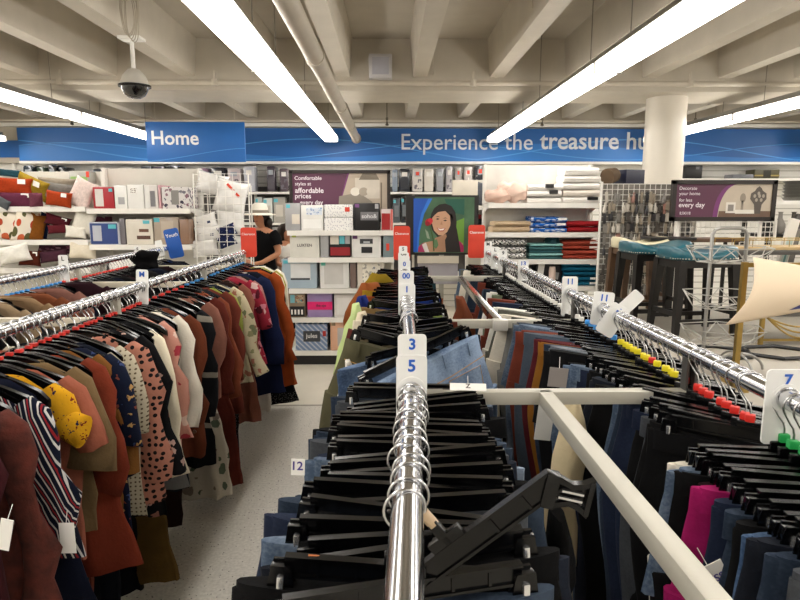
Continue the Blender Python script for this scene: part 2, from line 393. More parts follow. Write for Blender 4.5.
# ------------------------------------------------------------------ shelving
SHELFM = plain('#ece9e2', .45, 0, .03); BACKM = plain('#d9d5cb', .6, 0, .03)
def gondola(name, label, px0, px1, Yf, shelf_py, top_py, depth=.4, base=True, ends=(True, True), back=BACKM, lip=True):
    """shelf unit: front edge at Yf, shelf boards where the listed shelf rows stand"""
    xa, xb = P(px0, 230, Yf).x, P(px1, 230, Yf).x; w = xb - xa; cx_ = (xa + xb) / 2
    t = thing(name, label, 'shelf unit', (cx_, Yf, 0)); ztop = P(400, top_py, Yf + depth).z
    MB().box((0, depth, ztop / 2 + .02), (w, .03, ztop - .04)).build('back_panel', back, t)
    for s in (-1, 1):
        mb = MB().box((s * (w / 2 - .015), depth - .04, ztop / 2), (.03, .06, ztop))
        for k in range(int(ztop / .06)): mb.box((s * (w / 2 - .015), depth - .0715, .1 + .06 * k), (.008, .004, .03))
        mb.build('upright', SHELFM, t)
    zs = []
    for py in shelf_py:
        z = P(400, py, Yf).z; zs.append(z)
        mb = MB().box((0, depth / 2, z - .012), (w, depth, .024))
        if lip: mb.box((0, .004, z - .02), (w, .012, .05))
        s = mb.build('shelf', SHELFM, t)
        for sx in (-1, 1):
            b_ = MB().rings([[Vector((sx * (w / 2 - .012) + o, depth - .02, z - .02)), Vector((sx * (w / 2 - .012) + o, .06, z - .025)), Vector((sx * (w / 2 - .012) + o, depth - .02, z - .12))] for o in (-.003, .003)])
            b_.build('bracket', SHELFM, s)
    if base: MB().box((0, depth / 2, .05), (w - .02, depth - .03, .1)).build('base', BLACKM, t)
    return t, zs

gA, zA = gondola('bedding_gondola', 'white end shelf unit holding boxed bedding beside the aisle', 287, 394, 6.1, [231, 258, 289, 318, 351], 224, .42)
def pack(name, label, cat, px0, px1, py, zs, Yf, depth, mat, panels=(), group=None, bev=.012, txt=None, dz=0.0, tilt=0.0):
    xa, xb = P(px0, py, Yf).x, P(px1, py, Yf).x; zt_ = P(400, py, Yf).z; h = zt_ - zs - dz; w = xb - xa
    t = thing(name, label, cat, ((xa + xb) / 2, Yf + depth / 2, zs + dz), (0, tilt, 0), group)
    MB().box((0, 0, h / 2 + .001), (w, depth, h - .002), bev=bev).build('body', mat, t)
    for i, p in enumerate(panels):
        x0, x1, z0, z1, pm = p[:5]; pn = p[5] if len(p) > 5 else 'printed_panel'
        MB().box(((x0 + x1 - 1) / 2 * w, -depth / 2 - .001 * (i + 1), (z0 + z1) / 2 * h), ((x1 - x0) * w, .004, (z1 - z0) * h)).build(pn, pm, t)
    if txt:
        s, fx, fz, fw, tm = txt
        text(s, t, ((fx - .5) * w, -depth / 2 - .004 - .001 * len(panels), fz * h), fw * w, tm, .02)
    return t
VIN = lambda c, r=.22: plain(c, r, 0, .05, coat=.6)
GREY = VIN('#a9a9aa'); WHT = VIN('#e8e7e3'); OFF = VIN('#ddd6c8'); TEAL = plain('#59b6c4', .4); DRK = plain('#1c1b1d', .35); GOLDT = plain('#8d8a86', .5)
Y1_ = 6.14
# endcap, top shelf
pack('bedding_bag', 'clear grey zip bag of bedding with teal corner sticker on the top shelf', 'bedding', 284.5, 300, 203, zA[0], Y1_, .3, GREY, [(.1, .35, .82, .95, TEAL, 'sticker'), (.45, .95, .25, .6, OFF, 'insert_card')])
pack('sheet_set', 'white sheet set with blue floral card front on the top shelf', 'bedding', 300.6, 323, 205, zA[0], Y1_, .28, WHT, [(.25, .95, .62, .9, floral('#dfe5ee', ('#8fa8cc', '#b9c9de'), 40), 'insert_card'), (.1, .9, .1, .45, WHITEP, 'label_panel')])
dot_w = dots('#ecebe8', '#b9b6c0', 42, .2, .9)
d_low = pack('sheet_set', 'white dotted sheet set underneath its red-stickered twin on the top shelf', 'bedding', 324, 353, 217.5, zA[0], Y1_, .28, dot_w)
pack('sheet_set', 'white dotted sheet set with red round sticker, upper of its pair', 'bedding', 324, 353, 204.5, d_low.location.z + P(400, 217.5, Y1_).z - zA[0], Y1_, .28, dot_w, [(.72, .88, .45, .8, RED, 'sticker')])
pack('blanket_box', 'black bedding box with grey name panel and purple sticker on the top shelf', 'bedding', 354, 379.5, 203, zA[0], Y1_, .3, DRK, [(.25, .95, .38, .68, plain('#77767a', .4), 'name_panel'), (.03, .2, .84, .96, plain('#7a4a86', .4), 'sticker'), (.82, .96, .8, .97, plain('#a9a9ad', .4), 'sticker')], txt=('soho&', .6, .53, .6, plain('#d9d9dc', .5)))
pack('throw_bag', 'clear bag with a red folded throw at the end of the top shelf', 'bedding', 381, 393, 209, zA[0], Y1_, .3, VIN('#c9b9b8'), [(.05, .75, .05, .8, plain('#9e1c1f', .5), 'folded_throw'), (.8, .98, .02, .98, plain('#d36b62', .4), 'piping')])
# shelf 2
pack('sheet_box', 'plain white sheet box with small grey name and lime sticker', 'bedding', 289.5, 319, 232.5, zA[1], Y1_, .3, plain('#dedcd2', .4), [(.08, .22, .82, .95, plain('#c4d04a', .4), 'sticker')], txt=('LUXTEN', .5, .5, .5, plain('#55534f', .5)))
pack('bedding_bag', 'narrow grey bedding bag between the plain white box and the teal-striped one', 'bedding', 320, 328.5, 234, zA[1], Y1_, .3, GREY)
pack('bath_set', 'dark box showing cream and teal towels over a red band', 'bedding', 329, 350.5, 234.5, zA[1], Y1_, .3, DRK, [(.05, .45, .58, .95, OFF, 'printed_panel'), (.48, .72, .6, .95, TEAL, 'printed_panel'), (.75, .97, .6, .95, GREY, 'printed_panel'), (.05, .97, .1, .45, plain('#962029', .4), 'printed_panel')])
pack('pan_box', 'white box printed with a black pan picture and a purple sticker', 'bedding', 351.5, 381, 233.5, zA[1], Y1_, .3, WHT, [(.28, .72, .58, .78, plain('#38393d', .4)), (.33, .7, .2, .45, plain('#232428', .4)), (.4, .62, .6, .68, plain('#b9bcc0', .4)), (.03, .2, .78, .97, plain('#6b3c6e', .4), 'sticker')])
pack('bedding_bag', 'slate grey bag with small red mark at the end of the second shelf', 'bedding', 383, 393.5, 234, zA[1], Y1_, .3, VIN('#7d8d92'), [(.3, .6, .3, .6, RED, 'sticker')])
# shelf 3
pack('comforter_bag', 'pale blue comforter bag with white window picture on the third shelf', 'bedding', 281.5, 316.5, 259, zA[2], Y1_, .32, VIN('#a9bac6'), [(.25, .82, .3, .85, VIN('#e3e4e4'), 'window'), (.25, .8, .3, .36, plain('#3a3d44', .5)), (.05, .18, .85, .96, TEAL, 'sticker')])
pack('comforter_bag', 'white comforter bag with a crumpled clear window on the third shelf', 'bedding', 319.5, 349, 259, zA[2], Y1_, .32, WHT, [(.15, .8, .15, .85, VIN('#cfcdc8', .12), 'window'), (.05, .2, .78, .9, plain('#64c4ae', .4), 'sticker')])
pack('bedding_bag', 'brown and white bag edge next to the crumpled window bag', 'bedding', 349.8, 356, 259.5, zA[2], Y1_, .3, VIN('#7d6a63'))
pack('comforter_bag', 'cream patterned comforter bag partly behind the hung pants on the third shelf', 'bedding', 357, 384, 259.5, zA[2], Y1_, .32, OFF, [(.2, .85, .2, .85, floral('#e6e0d2', ('#a9a69c', '#8d9095'), 30), 'window')])
# shelf 4
pack('gift_box', 'black and tan box with round window discs on the fourth shelf', 'box', 288, 305, 290.5, zA[3], Y1_, .28, plain('#8f7d68', .4), [(.05, .95, .05, .42, DRK), (.12, .38, .55, .85, plain('#7fbcc6', .4), 'disc_picture'), (.45, .9, .55, .85, floral('#b8a68c', ('#7c3b2c', '#4a8a94'), 40), 'disc_picture'), (.15, .25, .12, .3, PAPER), (.35, .45, .12, .3, PAPER), (.55, .65, .12, .3, PAPER), (.75, .85, .12, .3, PAPER)])
pack('gift_box', 'lilac box with a hot pink band on the fourth shelf', 'box', 307, 332, 291, zA[3], Y1_, .28, plain('#9c86b4', .4), [(0, 1, .3, .6, plain('#e0246e', .45), 'band')], txt=('the spa', .55, .45, .4, plain('#3b2a3a', .5)))
pack('sheet_box', 'plain white square box with rounded label on the fourth shelf', 'bedding', 334, 357, 294, zA[3], Y1_, .28, plain('#dcd8d2', .4), [(.1, .9, .12, .85, plain('#e9e6e1', .4), 'label_panel')])
# base shelf
pack('blanket_box', 'blue lattice patterned box with dark name plate on the bottom shelf', 'bedding', 295, 327, 324, zA[4], Y1_ - .02, .3, stripes(['#8fa0bd', '#c9cfd9', '#8fa0bd', '#7489ad'], 26, (.7, 0, .7)), [(.25, .78, .35, .75, plain('#3b3d42', .4), 'name_plate'), (.86, .96, .55, .75, plain('#b8322b', .4), 'sticker')], txt=('jules', .51, .55, .36, plain('#dedede', .5)))
pack('blanket_box', 'peach framed box with grey picture on the bottom shelf', 'bedding', 330, 356, 320, zA[4], Y1_ - .02, .3, plain('#e2b193', .45), [(.28, .95, .15, .75, VIN('#b9b5b0'), 'window'), (.05, .2, .82, .95, plain('#8f7a5e', .4), 'sticker')])
pack('bedding_bag', 'white folded bedding bag lying at the dark end of the bottom shelf', 'bedding', 358, 390, 330, zA[4], Y1_, .28, WHT)

# purple sign over the endcap
PURP = plain('#5c3049', .45, 0, .05, scale=2); PURP2 = plain('#74346e', .45); FRM = plain('#241d1a', .4)
def wall_sign(label, px0, px1, py0, py1, Y, post_to):
    A, B = P(px0, py0, Y), P(px1, py1, Y); w, h = B.x - A.x, A.z - B.z
    t = thing('store_sign', label, 'sign', ((A.x + B.x) / 2, Y, (A.z + B.z) / 2))
    f = .035
    MB().box((0, 0, h / 2 - f / 2), (w, .04, f)).box((0, 0, -h / 2 + f / 2), (w, .04, f)).box((-w / 2 + f / 2, 0, 0), (f, .04, h)).box((w / 2 - f / 2, 0, 0), (f, .04, h)).build('sign_frame', FRM, t)
    MB().box((0, .006, 0), (w - 2 * f, .02, h - 2 * f)).build('board', PURP, t)
    for s in (-1, 1): MB().box((s * w * .4, .03, (post_to - t.location.z) / 2), (.025, .02, t.location.z - post_to)).build('post', SHELFM, t)
    return t, w - 2 * f, h - 2 * f
t, w, h = wall_sign('purple framed sign reading Comfortable styles at affordable prices', 289, 390.5, 170, 222, 6.56, 0)
def ppoly(parent, pts, mat, lay, name='printed_picture'):
    return MB().prism([(x, z) for x, z in pts], -.0045 - lay * .0008, -.004 - lay * .0008 + .0002).build(name, mat, parent)
def ell(cx_, cz, rx, rz, n=28, a0=0, rot=0): return [(cx_ + rx * cos(a0 + 2 * pi * i / n) * cos(rot) - rz * sin(a0 + 2 * pi * i / n) * sin(rot), cz + rx * cos(a0 + 2 * pi * i / n) * sin(rot) + rz * sin(a0 + 2 * pi * i / n) * cos(rot)) for i in range(n)]
def rectp(x0, x1, z0, z1): return [(x0, z0), (x1, z0), (x1, z1), (x0, z1)]
X = lambda f: (f - .5) * w
Z = lambda f: (.5 - f) * h
ppoly(t, [(X(.42), Z(1)), (X(.50), Z(.6)), (X(.58), Z(.0)), (X(.62), Z(0)), (X(.54), Z(.5)), (X(.47), Z(1))], PURP2, 1, 'swoosh_print')
ppoly(t, [(X(.45), Z(1)), (X(.51), Z(.6)), (X(.60), Z(0)), (X(1), Z(0)), (X(1), Z(1))], plain('#b9aa98', .5), 2)
ppoly(t, rectp(X(.66), X(.92), Z(.55), Z(.1)), plain('#d2c9bb', .5), 3, 'headboard_print')
ppoly(t, [(X(.70), Z(.14)), (X(.74), Z(0)), (X(.88), Z(0)), (X(.92), Z(.14))], plain('#7c7264', .5), 4, 'shade_print')
ppoly(t, [(X(.47), Z(1)), (X(.49), Z(.5)), (X(.7), Z(.42)), (X(.84), Z(.62)), (X(.88), Z(1))], plain('#8e8578', .5), 4, 'blanket_print')
for i, fx in enumerate((.66, .75, .83)): ppoly(t, ell(X(fx), Z(.4), .05, .045), plain(('#e2dccf', '#a89d8d', '#d6cdbe')[i], .5), 5 + i, 'pillow_print')
ppoly(t, rectp(X(.93), X(.945), Z(1), Z(.2)), plain('#6f6557', .5), 5, 'post_print')
TW = plain('#ece4ea', .5)
def sign_lines(t, lines, py0):
    for s, px0, px1, py, bold in lines:
        Y = t.location.y - .01; A, B = P(px0, py, Y), P(px1, py, Y)
        text(s, t, ((A.x + B.x) / 2 - t.location.x, -.0055, A.z - t.location.z), B.x - A.x, TW, bold)
sign_lines(t, [('Comfortable', 294.5, 321.5, 178, .004), ('styles at', 295, 311, 184.2, .004), ('affordable', 295, 323.5, 190.3, .014), ('prices', 295, 311, 196.8, .014), ('every day', 300, 323, 203, .014)], 0)
t, w, h = wall_sign('purple framed sign reading Decorate your home for less every day', 672.5, 773, 180, 221, 5.2, 0)
X = lambda f: (f - .5) * w
Z = lambda f: (.5 - f) * h
arc = [(X(.45) + .0, Z(1))] + [(X(.45 + .19 * (1 - cos(i / 12 * pi / 2))), Z(1 - sin(i / 12 * pi / 2))) for i in range(13)]
ppoly(t, [(X(.40), Z(1))] + [(X(.40 + .19 * (1 - cos(i / 12 * pi / 2))), Z(1 - sin(i / 12 * pi / 2))) for i in range(13)] + [(X(.66), Z(0)), (X(.6), Z(1))], PURP2, 1, 'swoosh_print')
ppoly(t, arc + [(X(1), Z(0)), (X(1), Z(1))], plain('#bfb3a2', .5), 2)
ppoly(t, [(X(.455), Z(1)), (X(.46), Z(.82)), (X(1), Z(.82)), (X(1), Z(1))], plain('#6d5546', .5), 3, 'tabletop_print')
ppoly(t, rectp(X(.53), X(.63), Z(.88), Z(.55)), plain('#ddd8d0', .5), 4, 'photo_frame_print'); ppoly(t, rectp(X(.55), X(.61), Z(.82), Z(.62)), plain('#8a8580', .5), 5, 'photo_frame_print')
ppoly(t, rectp(X(.63), X(.83), Z(.9), Z(.78)), plain('#e3ded6', .5), 5, 'book_print')
ppoly(t, ell(X(.7), Z(.42), .025, .04), plain('#8e8478', .5), 4, 'flower_print'); ppoly(t, rectp(X(.685), X(.71), Z(.78), Z(.5)), plain('#978d80', .5), 4, 'vase_print')
ppoly(t, [(X(.86 + .03 * s), Z(.9)) for s in (-1, 1)] + [(X(.9), Z(.62)), (X(.945), Z(.45)), (X(.94), Z(.28)), (X(.9), Z(.2)), (X(.885), Z(.12)), (X(.86), Z(.06)), (X(.835), Z(.12)), (X(.82), Z(.2)), (X(.78), Z(.28)), (X(.775), Z(.45)), (X(.82), Z(.62))], plain('#57504a', .5), 6, 'urn_print')
for fx, fz in ((.82, .36), (.87, .36), (.91, .36), (.84, .48), (.89, .48), (.86, .28)): ppoly(t, ell(X(fx), Z(fz), .012, .016, 10), plain('#a39a8e', .5), 7, 'urn_print')
sign_lines(t, [('Decorate', 680, 697.5, 188.2, .004), ('your home', 679.5, 700.5, 194, .004), ('for less', 679.5, 692.5, 200, .004), ('every day', 679, 705, 205.6, .014)], 0)
ppoly(t, rectp(X(.055), X(.165), Z(.93), Z(.84)), plain('#d8cfd6', .5), 1, 'logo_panel')
text('ROSS', t, (X(.11), -.0065, Z(.885)), .075, PURP, .03)

# ------------------------------------------------------------------ towel gondola
gF, zF = gondola('towel_gondola', 'white shelf unit stacked with folded towels in the middle of the shop', 488, 601, 6.1, [203.5, 233, 260, 287, 330], 165, .42, back=plain('#e2dfd8', .6))
def towel_me(seed, w=1, n=3):
    mb = MB(); r = random.Random(seed)
    def ring(x):
        k = .012 * sin(9 * x + seed); pts = []
        for i in range(20):
            a = 2 * pi * i / 20; c, s_ = cos(a), sin(a)
            y = .5 * (abs(c) ** .5) * (1 if c > 0 else -1); z = .5 + .5 * (abs(s_) ** .55) * (1 if s_ > 0 else -1)
            pts.append(Vector((x, y * (1 + .3 * k), z + k * 3 * (z) + .06 * sin(5 * y + seed))))
        return pts
    mb.rings([ring(-.5 + .0), ring(-.485)] + [ring(-.5 + i / 8) for i in range(1, 8)] + [ring(.485), ring(.5)])
    # fold line on the front
    mb.tube([(-.49 + .98 * i / 8, -.5, .5 + .05 * sin(i + seed)) for i in range(9)], .035, 6)
    return mb.mesh('folded_towel', WHITE, 60)
TOW = [towel_me(i) for i in range(4)]
def towels(n, px0, px1, py0, zs, mat, label, cat='towel', Yf=6.13, depth=.3, tag_card=False, grp=None):
    xa, xb = P(px0, py0, Yf).x, P(px1, py0, Yf).x; H_ = P(400, py0, Yf).z - zs; hh = H_ / n
    for i in range(n):
        m = mat[i % len(mat)] if isinstance(mat, list) else mat
        jx = random.uniform(-.01, .01)
        pos = label[i] if isinstance(label, list) else label
        o = obj('folded_towel', random.choice(TOW), None, ((xa + xb) / 2 + jx, Yf + depth / 2 + random.uniform(0, .015), zs + hh * i + .0015), (0, 0, random.uniform(-.03, .03)), m, ((xb - xa), depth, hh - .002))
        tag(o, pos, cat, grp or (None if isinstance(label, list) else label))
        if tag_card and (tag_card is True or i in tag_card):
            MB().box((.36, -.52, .6), (.24, .02, .45)).build('paper_band', PAPER, o)
TW_W = fabric('#eae6e0', .04); 
towels(3, 529, 563, 184, zF[0], TW_W, ['white bath towel at the bottom of the short stack beside the blush throws', 'white bath towel with a dark band in the middle of the short stack', 'white bath towel on top of the short stack beside the blush throws'], tag_card=[0])
towels(4, 564, 601, 175, zF[0], [TW_W, fabric('#e3d9d0', .04), TW_W, TW_W], ['cream towel with dark band lowest in the tall white stack', 'pinkish cream towel second up in the tall white stack', 'white towel third up in the tall white stack', 'white towel on top of the tall stack nearest the hats'], tag_card=[0])
towels(1, 566, 600, 166, zF[0] + P(400, 175, 6.13).z - zF[0], TW_W, ['thick white towel loosely laid over the tall white stack'])
# dark bands on white towels
for px0, px1, py0, py1, lab in ((546, 554, 184, 188, 'small black paper band on the short white towel stack'), (550, 558, 190, 194, 'second black paper band lower on the short white towel stack'), (588, 598, 197, 200, 'black paper band at the foot of the tall white towel stack')):
    A, B = P(px0, py0, 6.11), P(px1, py1, 6.11)
    tag(MB().box((0, 0, 0), (B.x - A.x, .03, A.z - B.z)).build('paper_band', DRK, None, ((A.x + B.x) / 2, 6.125, (A.z + B.z) / 2)), lab, 'label')
blush = fabric('#dcb9a8', .06)
def throw(label, px0, px1, py0, zs, mat, Yf, seed, folds=3, cat='throw'):
    xa, xb = P(px0, py0, Yf).x, P(px1, py0, Yf).x; H_ = P(400, py0, Yf).z - zs; w_ = xb - xa; mb = MB(); rr = random.Random(seed)
    def fn(u, v):
        a = 2 * pi * u; e = .28 + .72 * sin(pi * v) ** .5
        x = (v - .5) * w_; yy = .13 * cos(a) * e; zz = H_ / 2 + H_ / 2 * sin(a) * e * (.85 + .15 * sin(folds * 4 * v + seed)) + .012 * sin(9 * u * pi + 7 * v)
        return Vector((x, yy, max(0.002, zz)))
    mb.grid(fn, 28, 20); return tag(mb.build('folded_throw', mat, None, ((xa + xb) / 2, Yf + .14, zs), sharp=80), label, cat)
throw('blush pink throw crumpled at the end of the towel top shelf', 487, 514, 188, zF[0], blush, 6.1, 1)
throw('blush pink throw draped over the edge beside the white towels', 506, 531, 180, zF[0], fabric('#e3c4b4', .06), 6.11, 3)
throw('pale pink throw lying on top of the crumpled blush one', 500, 522, 180.5, zF[0] + .09, fabric('#e6cbbd', .06), 6.16, 5)
tan = fabric('#c4ab8a', .08)
towels(1, 493, 530, 226.5, zF[1], tan, ['tan folded towel at the bottom on the second towel shelf']); towels(1, 494, 530, 221.5, zF[1] + P(400, 226.5, 6.13).z - zF[1], tan, ['tan folded towel on top on the second towel shelf'])
bw = floral('#2362b4', ('#e6eaf0', '#2362b4', '#dfe5ee'), 7, .5)
towels(3, 531, 567, 217, zF[1], bw, ['blue and white patterned towel at the bottom of its stack', 'blue and white patterned towel in the middle of its stack', 'blue and white patterned towel on top of its stack'], tag_card=[1, 2])
rd = fabric('#cf252c', .08)
towels(2, 568, 604, 221.5, zF[1], rd, ['red folded towel underneath on the second towel shelf', 'red folded towel on top on the second towel shelf'])
zeb = stripes(['#17171a', '#17171a', '#ecebe8', '#ecebe8'], 9, (.8, .3, .6), 1.2)
zebm = stripes(['#17171a', '#ecebe8'], 7, (1, .2, .25), .35)
towels(3, 494, 527, 240, zF[2], zebm, ['zebra striped towel lowest on the third towel shelf', 'zebra striped towel in the middle of its stack', 'zebra striped towel on top of its stack'])
towels(5, 530, 563, 244, zF[2], [fabric('#6fb6b8', .25), fabric('#9ad6d2', .2), fabric('#4f8f98', .2)], ['teal towel lowest in the untidy teal stack', 'aqua towel second up in the untidy teal stack', 'dusky teal towel in the middle of the untidy stack', 'teal towel second from the top of the untidy stack', 'aqua towel on top of the untidy teal stack'])
throw('dark teal crumpled cloth heaped on the teal towels', 548, 563, 236, zF[2] + .08, fabric('#3d6a74', .2), 6.15, 8, 5, 'towel')
cor = fabric('#ef6148', .08)
towels(4, 564, 600, 241, zF[2], cor, ['coral towel lowest of four on the third towel shelf', 'coral towel second from the bottom of four', 'coral towel third from the bottom of four', 'coral towel on top of four on the third shelf'], tag_card=[2, 3])
azu = fabric('#1a86b0', .08)
towels(5, 564, 600, 262.5, zF[3], azu, ['deep turquoise towel lowest on the fourth towel shelf', 'deep turquoise towel second from the bottom on the fourth shelf', 'deep turquoise towel in the middle of five', 'deep turquoise towel second from the top of five', 'deep turquoise towel on top of the fourth shelf stack'], tag_card=[0, 1, 4])
pack('photo_box', 'black box with white border stripe standing beside the turquoise towels', 'box', 534, 562, 262, zF[3], 6.2, .2, DRK, [(.08, .3, .1, .9, PAPER), (.6, .85, .3, .6, plain('#9b9a95', .4))], tilt=.12)
tag(MB().lathe([(.03, 0), (.035, .02), (.035, .16), (.03, .2)], n=20).build('towel_roll', plain('#e6cfc0', .8), None, (P(553, 278, 6.12).x, 6.16, zF[3])), 'rolled blush washcloth standing in front of the black box', 'towel')
towels(4, 495, 530, 268, zF[3], fabric('#d6d2ca', .06), 'pale folded towel behind the far pants rail on the fourth shelf')
towels(3, 500, 596, 305, zF[4], fabric('#b9b2a6', .06), 'grey folded towel on the bottom shelf of the towel unit')

# ------------------------------------------------------------------ bedding gondola by the far aisle (left) and the cushion shelves
gB, zB = gondola('sheet_gondola', 'white shelf unit of packaged sheet sets beyond the tops racks', 88, 191, 6.0, [209, 245, 290], 169, .45)
pack('sheet_set', 'red sheet set with white card on the upper shelf', 'bedding', 92, 113, 187, zB[0], 6.05, .3, plain('#a51d2a', .4), [(.12, .5, .12, .9, plain('#d5cfcb', .4), 'insert_card'), (.78, .95, .78, .92, TEAL, 'sticker')])
pack('bedding_bag', 'clear white quilted bag between the red sheet set and the bear print set', 'bedding', 113.5, 126, 185.5, zB[0], 6.05, .3, WHT, [(.3, .8, .2, .5, GREY, 'insert_card')])
pack('sheet_set', 'white sheet set with small animal faces on the upper shelf', 'bedding', 126.5, 143, 184.5, zB[0], 6.05, .3, WHT, [(.2, .6, .62, .85, dots('#e9e7e2', '#7d6e66', 60, .3, .6), 'printed_panel')])
pack('sheet_set', 'white and grey panel sheet set second from the end of the upper shelf', 'bedding', 143.5, 157, 185, zB[0], 6.05, .3, plain('#d9d4d0', .4), [(.05, .4, .05, .95, WHT), (.45, .8, .1, .75, plain('#7c7a7d', .4))])
pack('bedding_bag', 'pale pink edged bag just before the floral sheet set', 'bedding', 157.5, 160, 185, zB[0], 6.05, .3, VIN('#d6a7ad'))
pack('sheet_set', 'white sheet set with dark floral print at the end of the upper shelf', 'bedding', 161, 188, 187, zB[0], 6.05, .3, floral('#d9d4d2', ('#4a4654', '#8a6a76', '#77757d'), 26), [(.36, .64, .2, .85, plain('#86837f', .4), 'insert_card')])
pack('sheet_set', 'navy sheet set with grey card and white piping on the lower shelf', 'bedding', 88.5, 118, 222, zB[1], 6.03, .3, plain('#c9ccd6', .4), [(.04, .96, .05, .95, plain('#2b427f', .4)), (.12, .42, .18, .85, plain('#b9bcc6', .4), 'insert_card'), (.66, .92, .72, .9, TEAL, 'sticker')])
pack('sheet_set', 'plum folded set peeking over the navy sheet set', 'bedding', 88, 108, 216.5, zB[1] + .0, 6.34, .1, plain('#7a3452', .6))
pack('bedding_bag', 'dark grey bag edge standing beside the navy sheet set', 'bedding', 118.5, 124, 218, zB[1], 6.05, .3, VIN('#6f6a70'))
pack('sheet_set', 'beige bag with brown folded towels showing on the lower shelf', 'bedding', 125, 152, 219, zB[1], 6.05, .3, OFF, [(.4, .9, .22, .36, plain('#55382c', .6)), (.45, .9, .36, .5, plain('#d9cfc2', .6)), (.5, .85, .5, .62, plain('#6b4a3a', .6)), (.66, .9, .82, .95, TEAL, 'sticker')])
pack('sheet_set', 'taupe quilt bag with small name card and teal tag on the lower shelf', 'bedding', 153, 178, 217, zB[1], 6.05, .3, VIN('#ab9c8c'), [(.3, .8, .25, .85, VIN('#bcae9d'), 'insert_card'), (.02, .25, .82, .97, TEAL, 'sticker')])
pack('sheet_set', 'brown folded blanket bag at the end of the lower shelf', 'bedding', 179, 188.5, 219, zB[1], 6.05, .3, VIN('#8a6a55'))
pack('sheet_set', 'black edged white bag on the low shelf behind the second tops rail', 'bedding', 105, 140, 256, zB[2], 6.05, .3, WHT, [(.02, .1, .02, .98, DRK)])
gC, zC = gondola('cushion_gondola', 'white shelf unit heaped with cushions beyond the second tops rail', -45, 87, 6.0, [207, 240, 268], 172, .5)
def cushion_me(seed, tk=.32, n=22):
    mb = MB(); r = random.Random(seed)
    for sgn in (1, -1):
        def fn(u, v):
            x, y = 2 * u - 1, 2 * v - 1; pin = 1 - .10 * (x * x * (1 - .0) * (1 - y * y) * 0 + (1 - abs(x)) * abs(y) ** 2)
            pz = (max(0, (1 - x ** 4)) * max(0, (1 - y ** 4))) ** .55
            px_ = x * (1 - .09 * (1 - y * y) ** 1 * abs(x)); py_ = y * (1 - .09 * (1 - x * x) * abs(y))
            return Vector((.5 * px_, .5 * sgn * tk * pz * (1 + .08 * sin(5 * x + seed) * cos(4 * y)), .5 * py_))
        mb.grid(fn, n, n)
    bmesh.ops.remove_doubles(mb.bm, verts=mb.bm.verts, dist=.001)
    return mb.mesh('cushion', WHITE, 80)
CUSH = [cushion_me(i, t_) for i, t_ in ((0, .34), (1, .42), (2, .5))]
piping_me = MB().tube([(.5 * (cos(a) * (1 - .0)) / max(abs(cos(a)), abs(sin(a))) * .97, 0, .5 * sin(a) / max(abs(cos(a)), abs(sin(a))) * .97) for a in [2 * pi * i / 40 for i in range(41)]], .012, 5, False).mesh('piping', WHITE)
def cushion(label, px, py, Y, wpx, hpx, mat, rot=(0, 0, 0), k=0, tagc=False, name='cushion', cat='cushion', pipe=None):
    c = P(px, py, Y); s = Y / F
    o = obj(name, CUSH[k], None, c, rot, mat, (wpx * s, (wpx * s + hpx * s) / 2, hpx * s)); tag(o, label, cat)
    if tagc: MB().box((.25, -.22, .3), (.2, .008, .25)).build('price_tag', PAPER, o)
    if pipe: obj('piping', piping_me, o, mat=pipe)
    return o
knit = lambda c: plain(c, .95, 0, .2, scale=30, bmp=1.0, bscale=40, spec=.1)
cushion('orange knitted cushion on the top cushion shelf beside the mustard one', 14, 187, 6.1, 34, 18, knit('#9a381a'), (0, .05, .2), 1, True)
cushion('mustard yellow knitted cushion leaning on the orange ones', 33, 187, 6.2, 38, 20, knit('#8f7624'), (0, .35, -.3), 1, True)
cushion('plum knitted cushion under the orange one', 18, 200, 6.05, 38, 15, knit('#5e2c40'), (0, .02, .1), 2, True)
cushion('small plum cushion end beside the plum knitted one', 36, 200, 6.0, 13, 14, knit('#6b3a48'), (0, 0, 1.0), 2)
cushion('burnt orange cushion lying flat under the grey pillow', 59, 199, 6.0, 26, 15, knit('#9c3b1c'), (0, .15, 0), 1, True)
cushion('grey flat cushion lying across the burnt orange one', 62, 192, 6.2, 42, 17, fabric('#8b857e'), (0, .12, 0), 1)
cushion('beige flat cushion above the grey one', 58, 184, 6.3, 40, 12, fabric('#b3a48f'), (0, .06, 0), 1)
cushion('white and pink draped pillow hanging at the end of the top shelf', 82, 194, 6.1, 22, 30, fabric('#d9c6be'), (0, .5, .2), 0)
cushion('slate cushion corner at the very edge of the picture on the top shelf', 3, 203, 5.98, 14, 10, fabric('#6e7478'), (0, .5, 0), 1)
coralfl = floral('#e6dccb', ('#b9492c', '#e6dccb', '#5c5a38', '#c4633f'), 3.2, .5)
cushion('cream cushion with coral flowers at the shelf end', 10, 226, 6.05, 24, 30, coralfl, (.1, .18, .2), 0)
cushion('cream cushion with coral flowers standing beside the amber one', 25, 227, 6.05, 20, 32, coralfl, (.1, .25, .6), 0)
cushion('amber cushion standing next to the coral flower cushions', 37, 228, 6.1, 15, 28, fabric('#b4661e'), (.1, .25, .7), 0)
cushion('navy cushion edge behind the amber cushion', 44, 226, 6.2, 10, 27, fabric('#2a3a66'), (.1, .25, .8), 0)
cushion('maroon cushion lying in the heap on the middle shelf', 58, 221, 6.1, 24, 11, fabric('#6d1f2c'), (0, .3, .2), 2, True)
cushion('dark red cushion under the maroon one', 58, 229, 6.05, 20, 9, fabric('#7b2430'), (0, -.05, .1), 2)
cushion('white pillow behind the maroon cushions', 68, 218, 6.3, 36, 20, fabric('#dcd4c6', .05), (0, .15, 0), 1)
cushion('cream pillow slumped at the end of the middle shelf', 84, 222, 6.1, 20, 24, fabric('#e2dccf', .05), (0, .3, .3), 2)
cushion('small white pillow under the cream slumped pillow', 76, 232, 6.05, 20, 12, fabric('#e4ded2', .05), (0, .1, .2), 2)
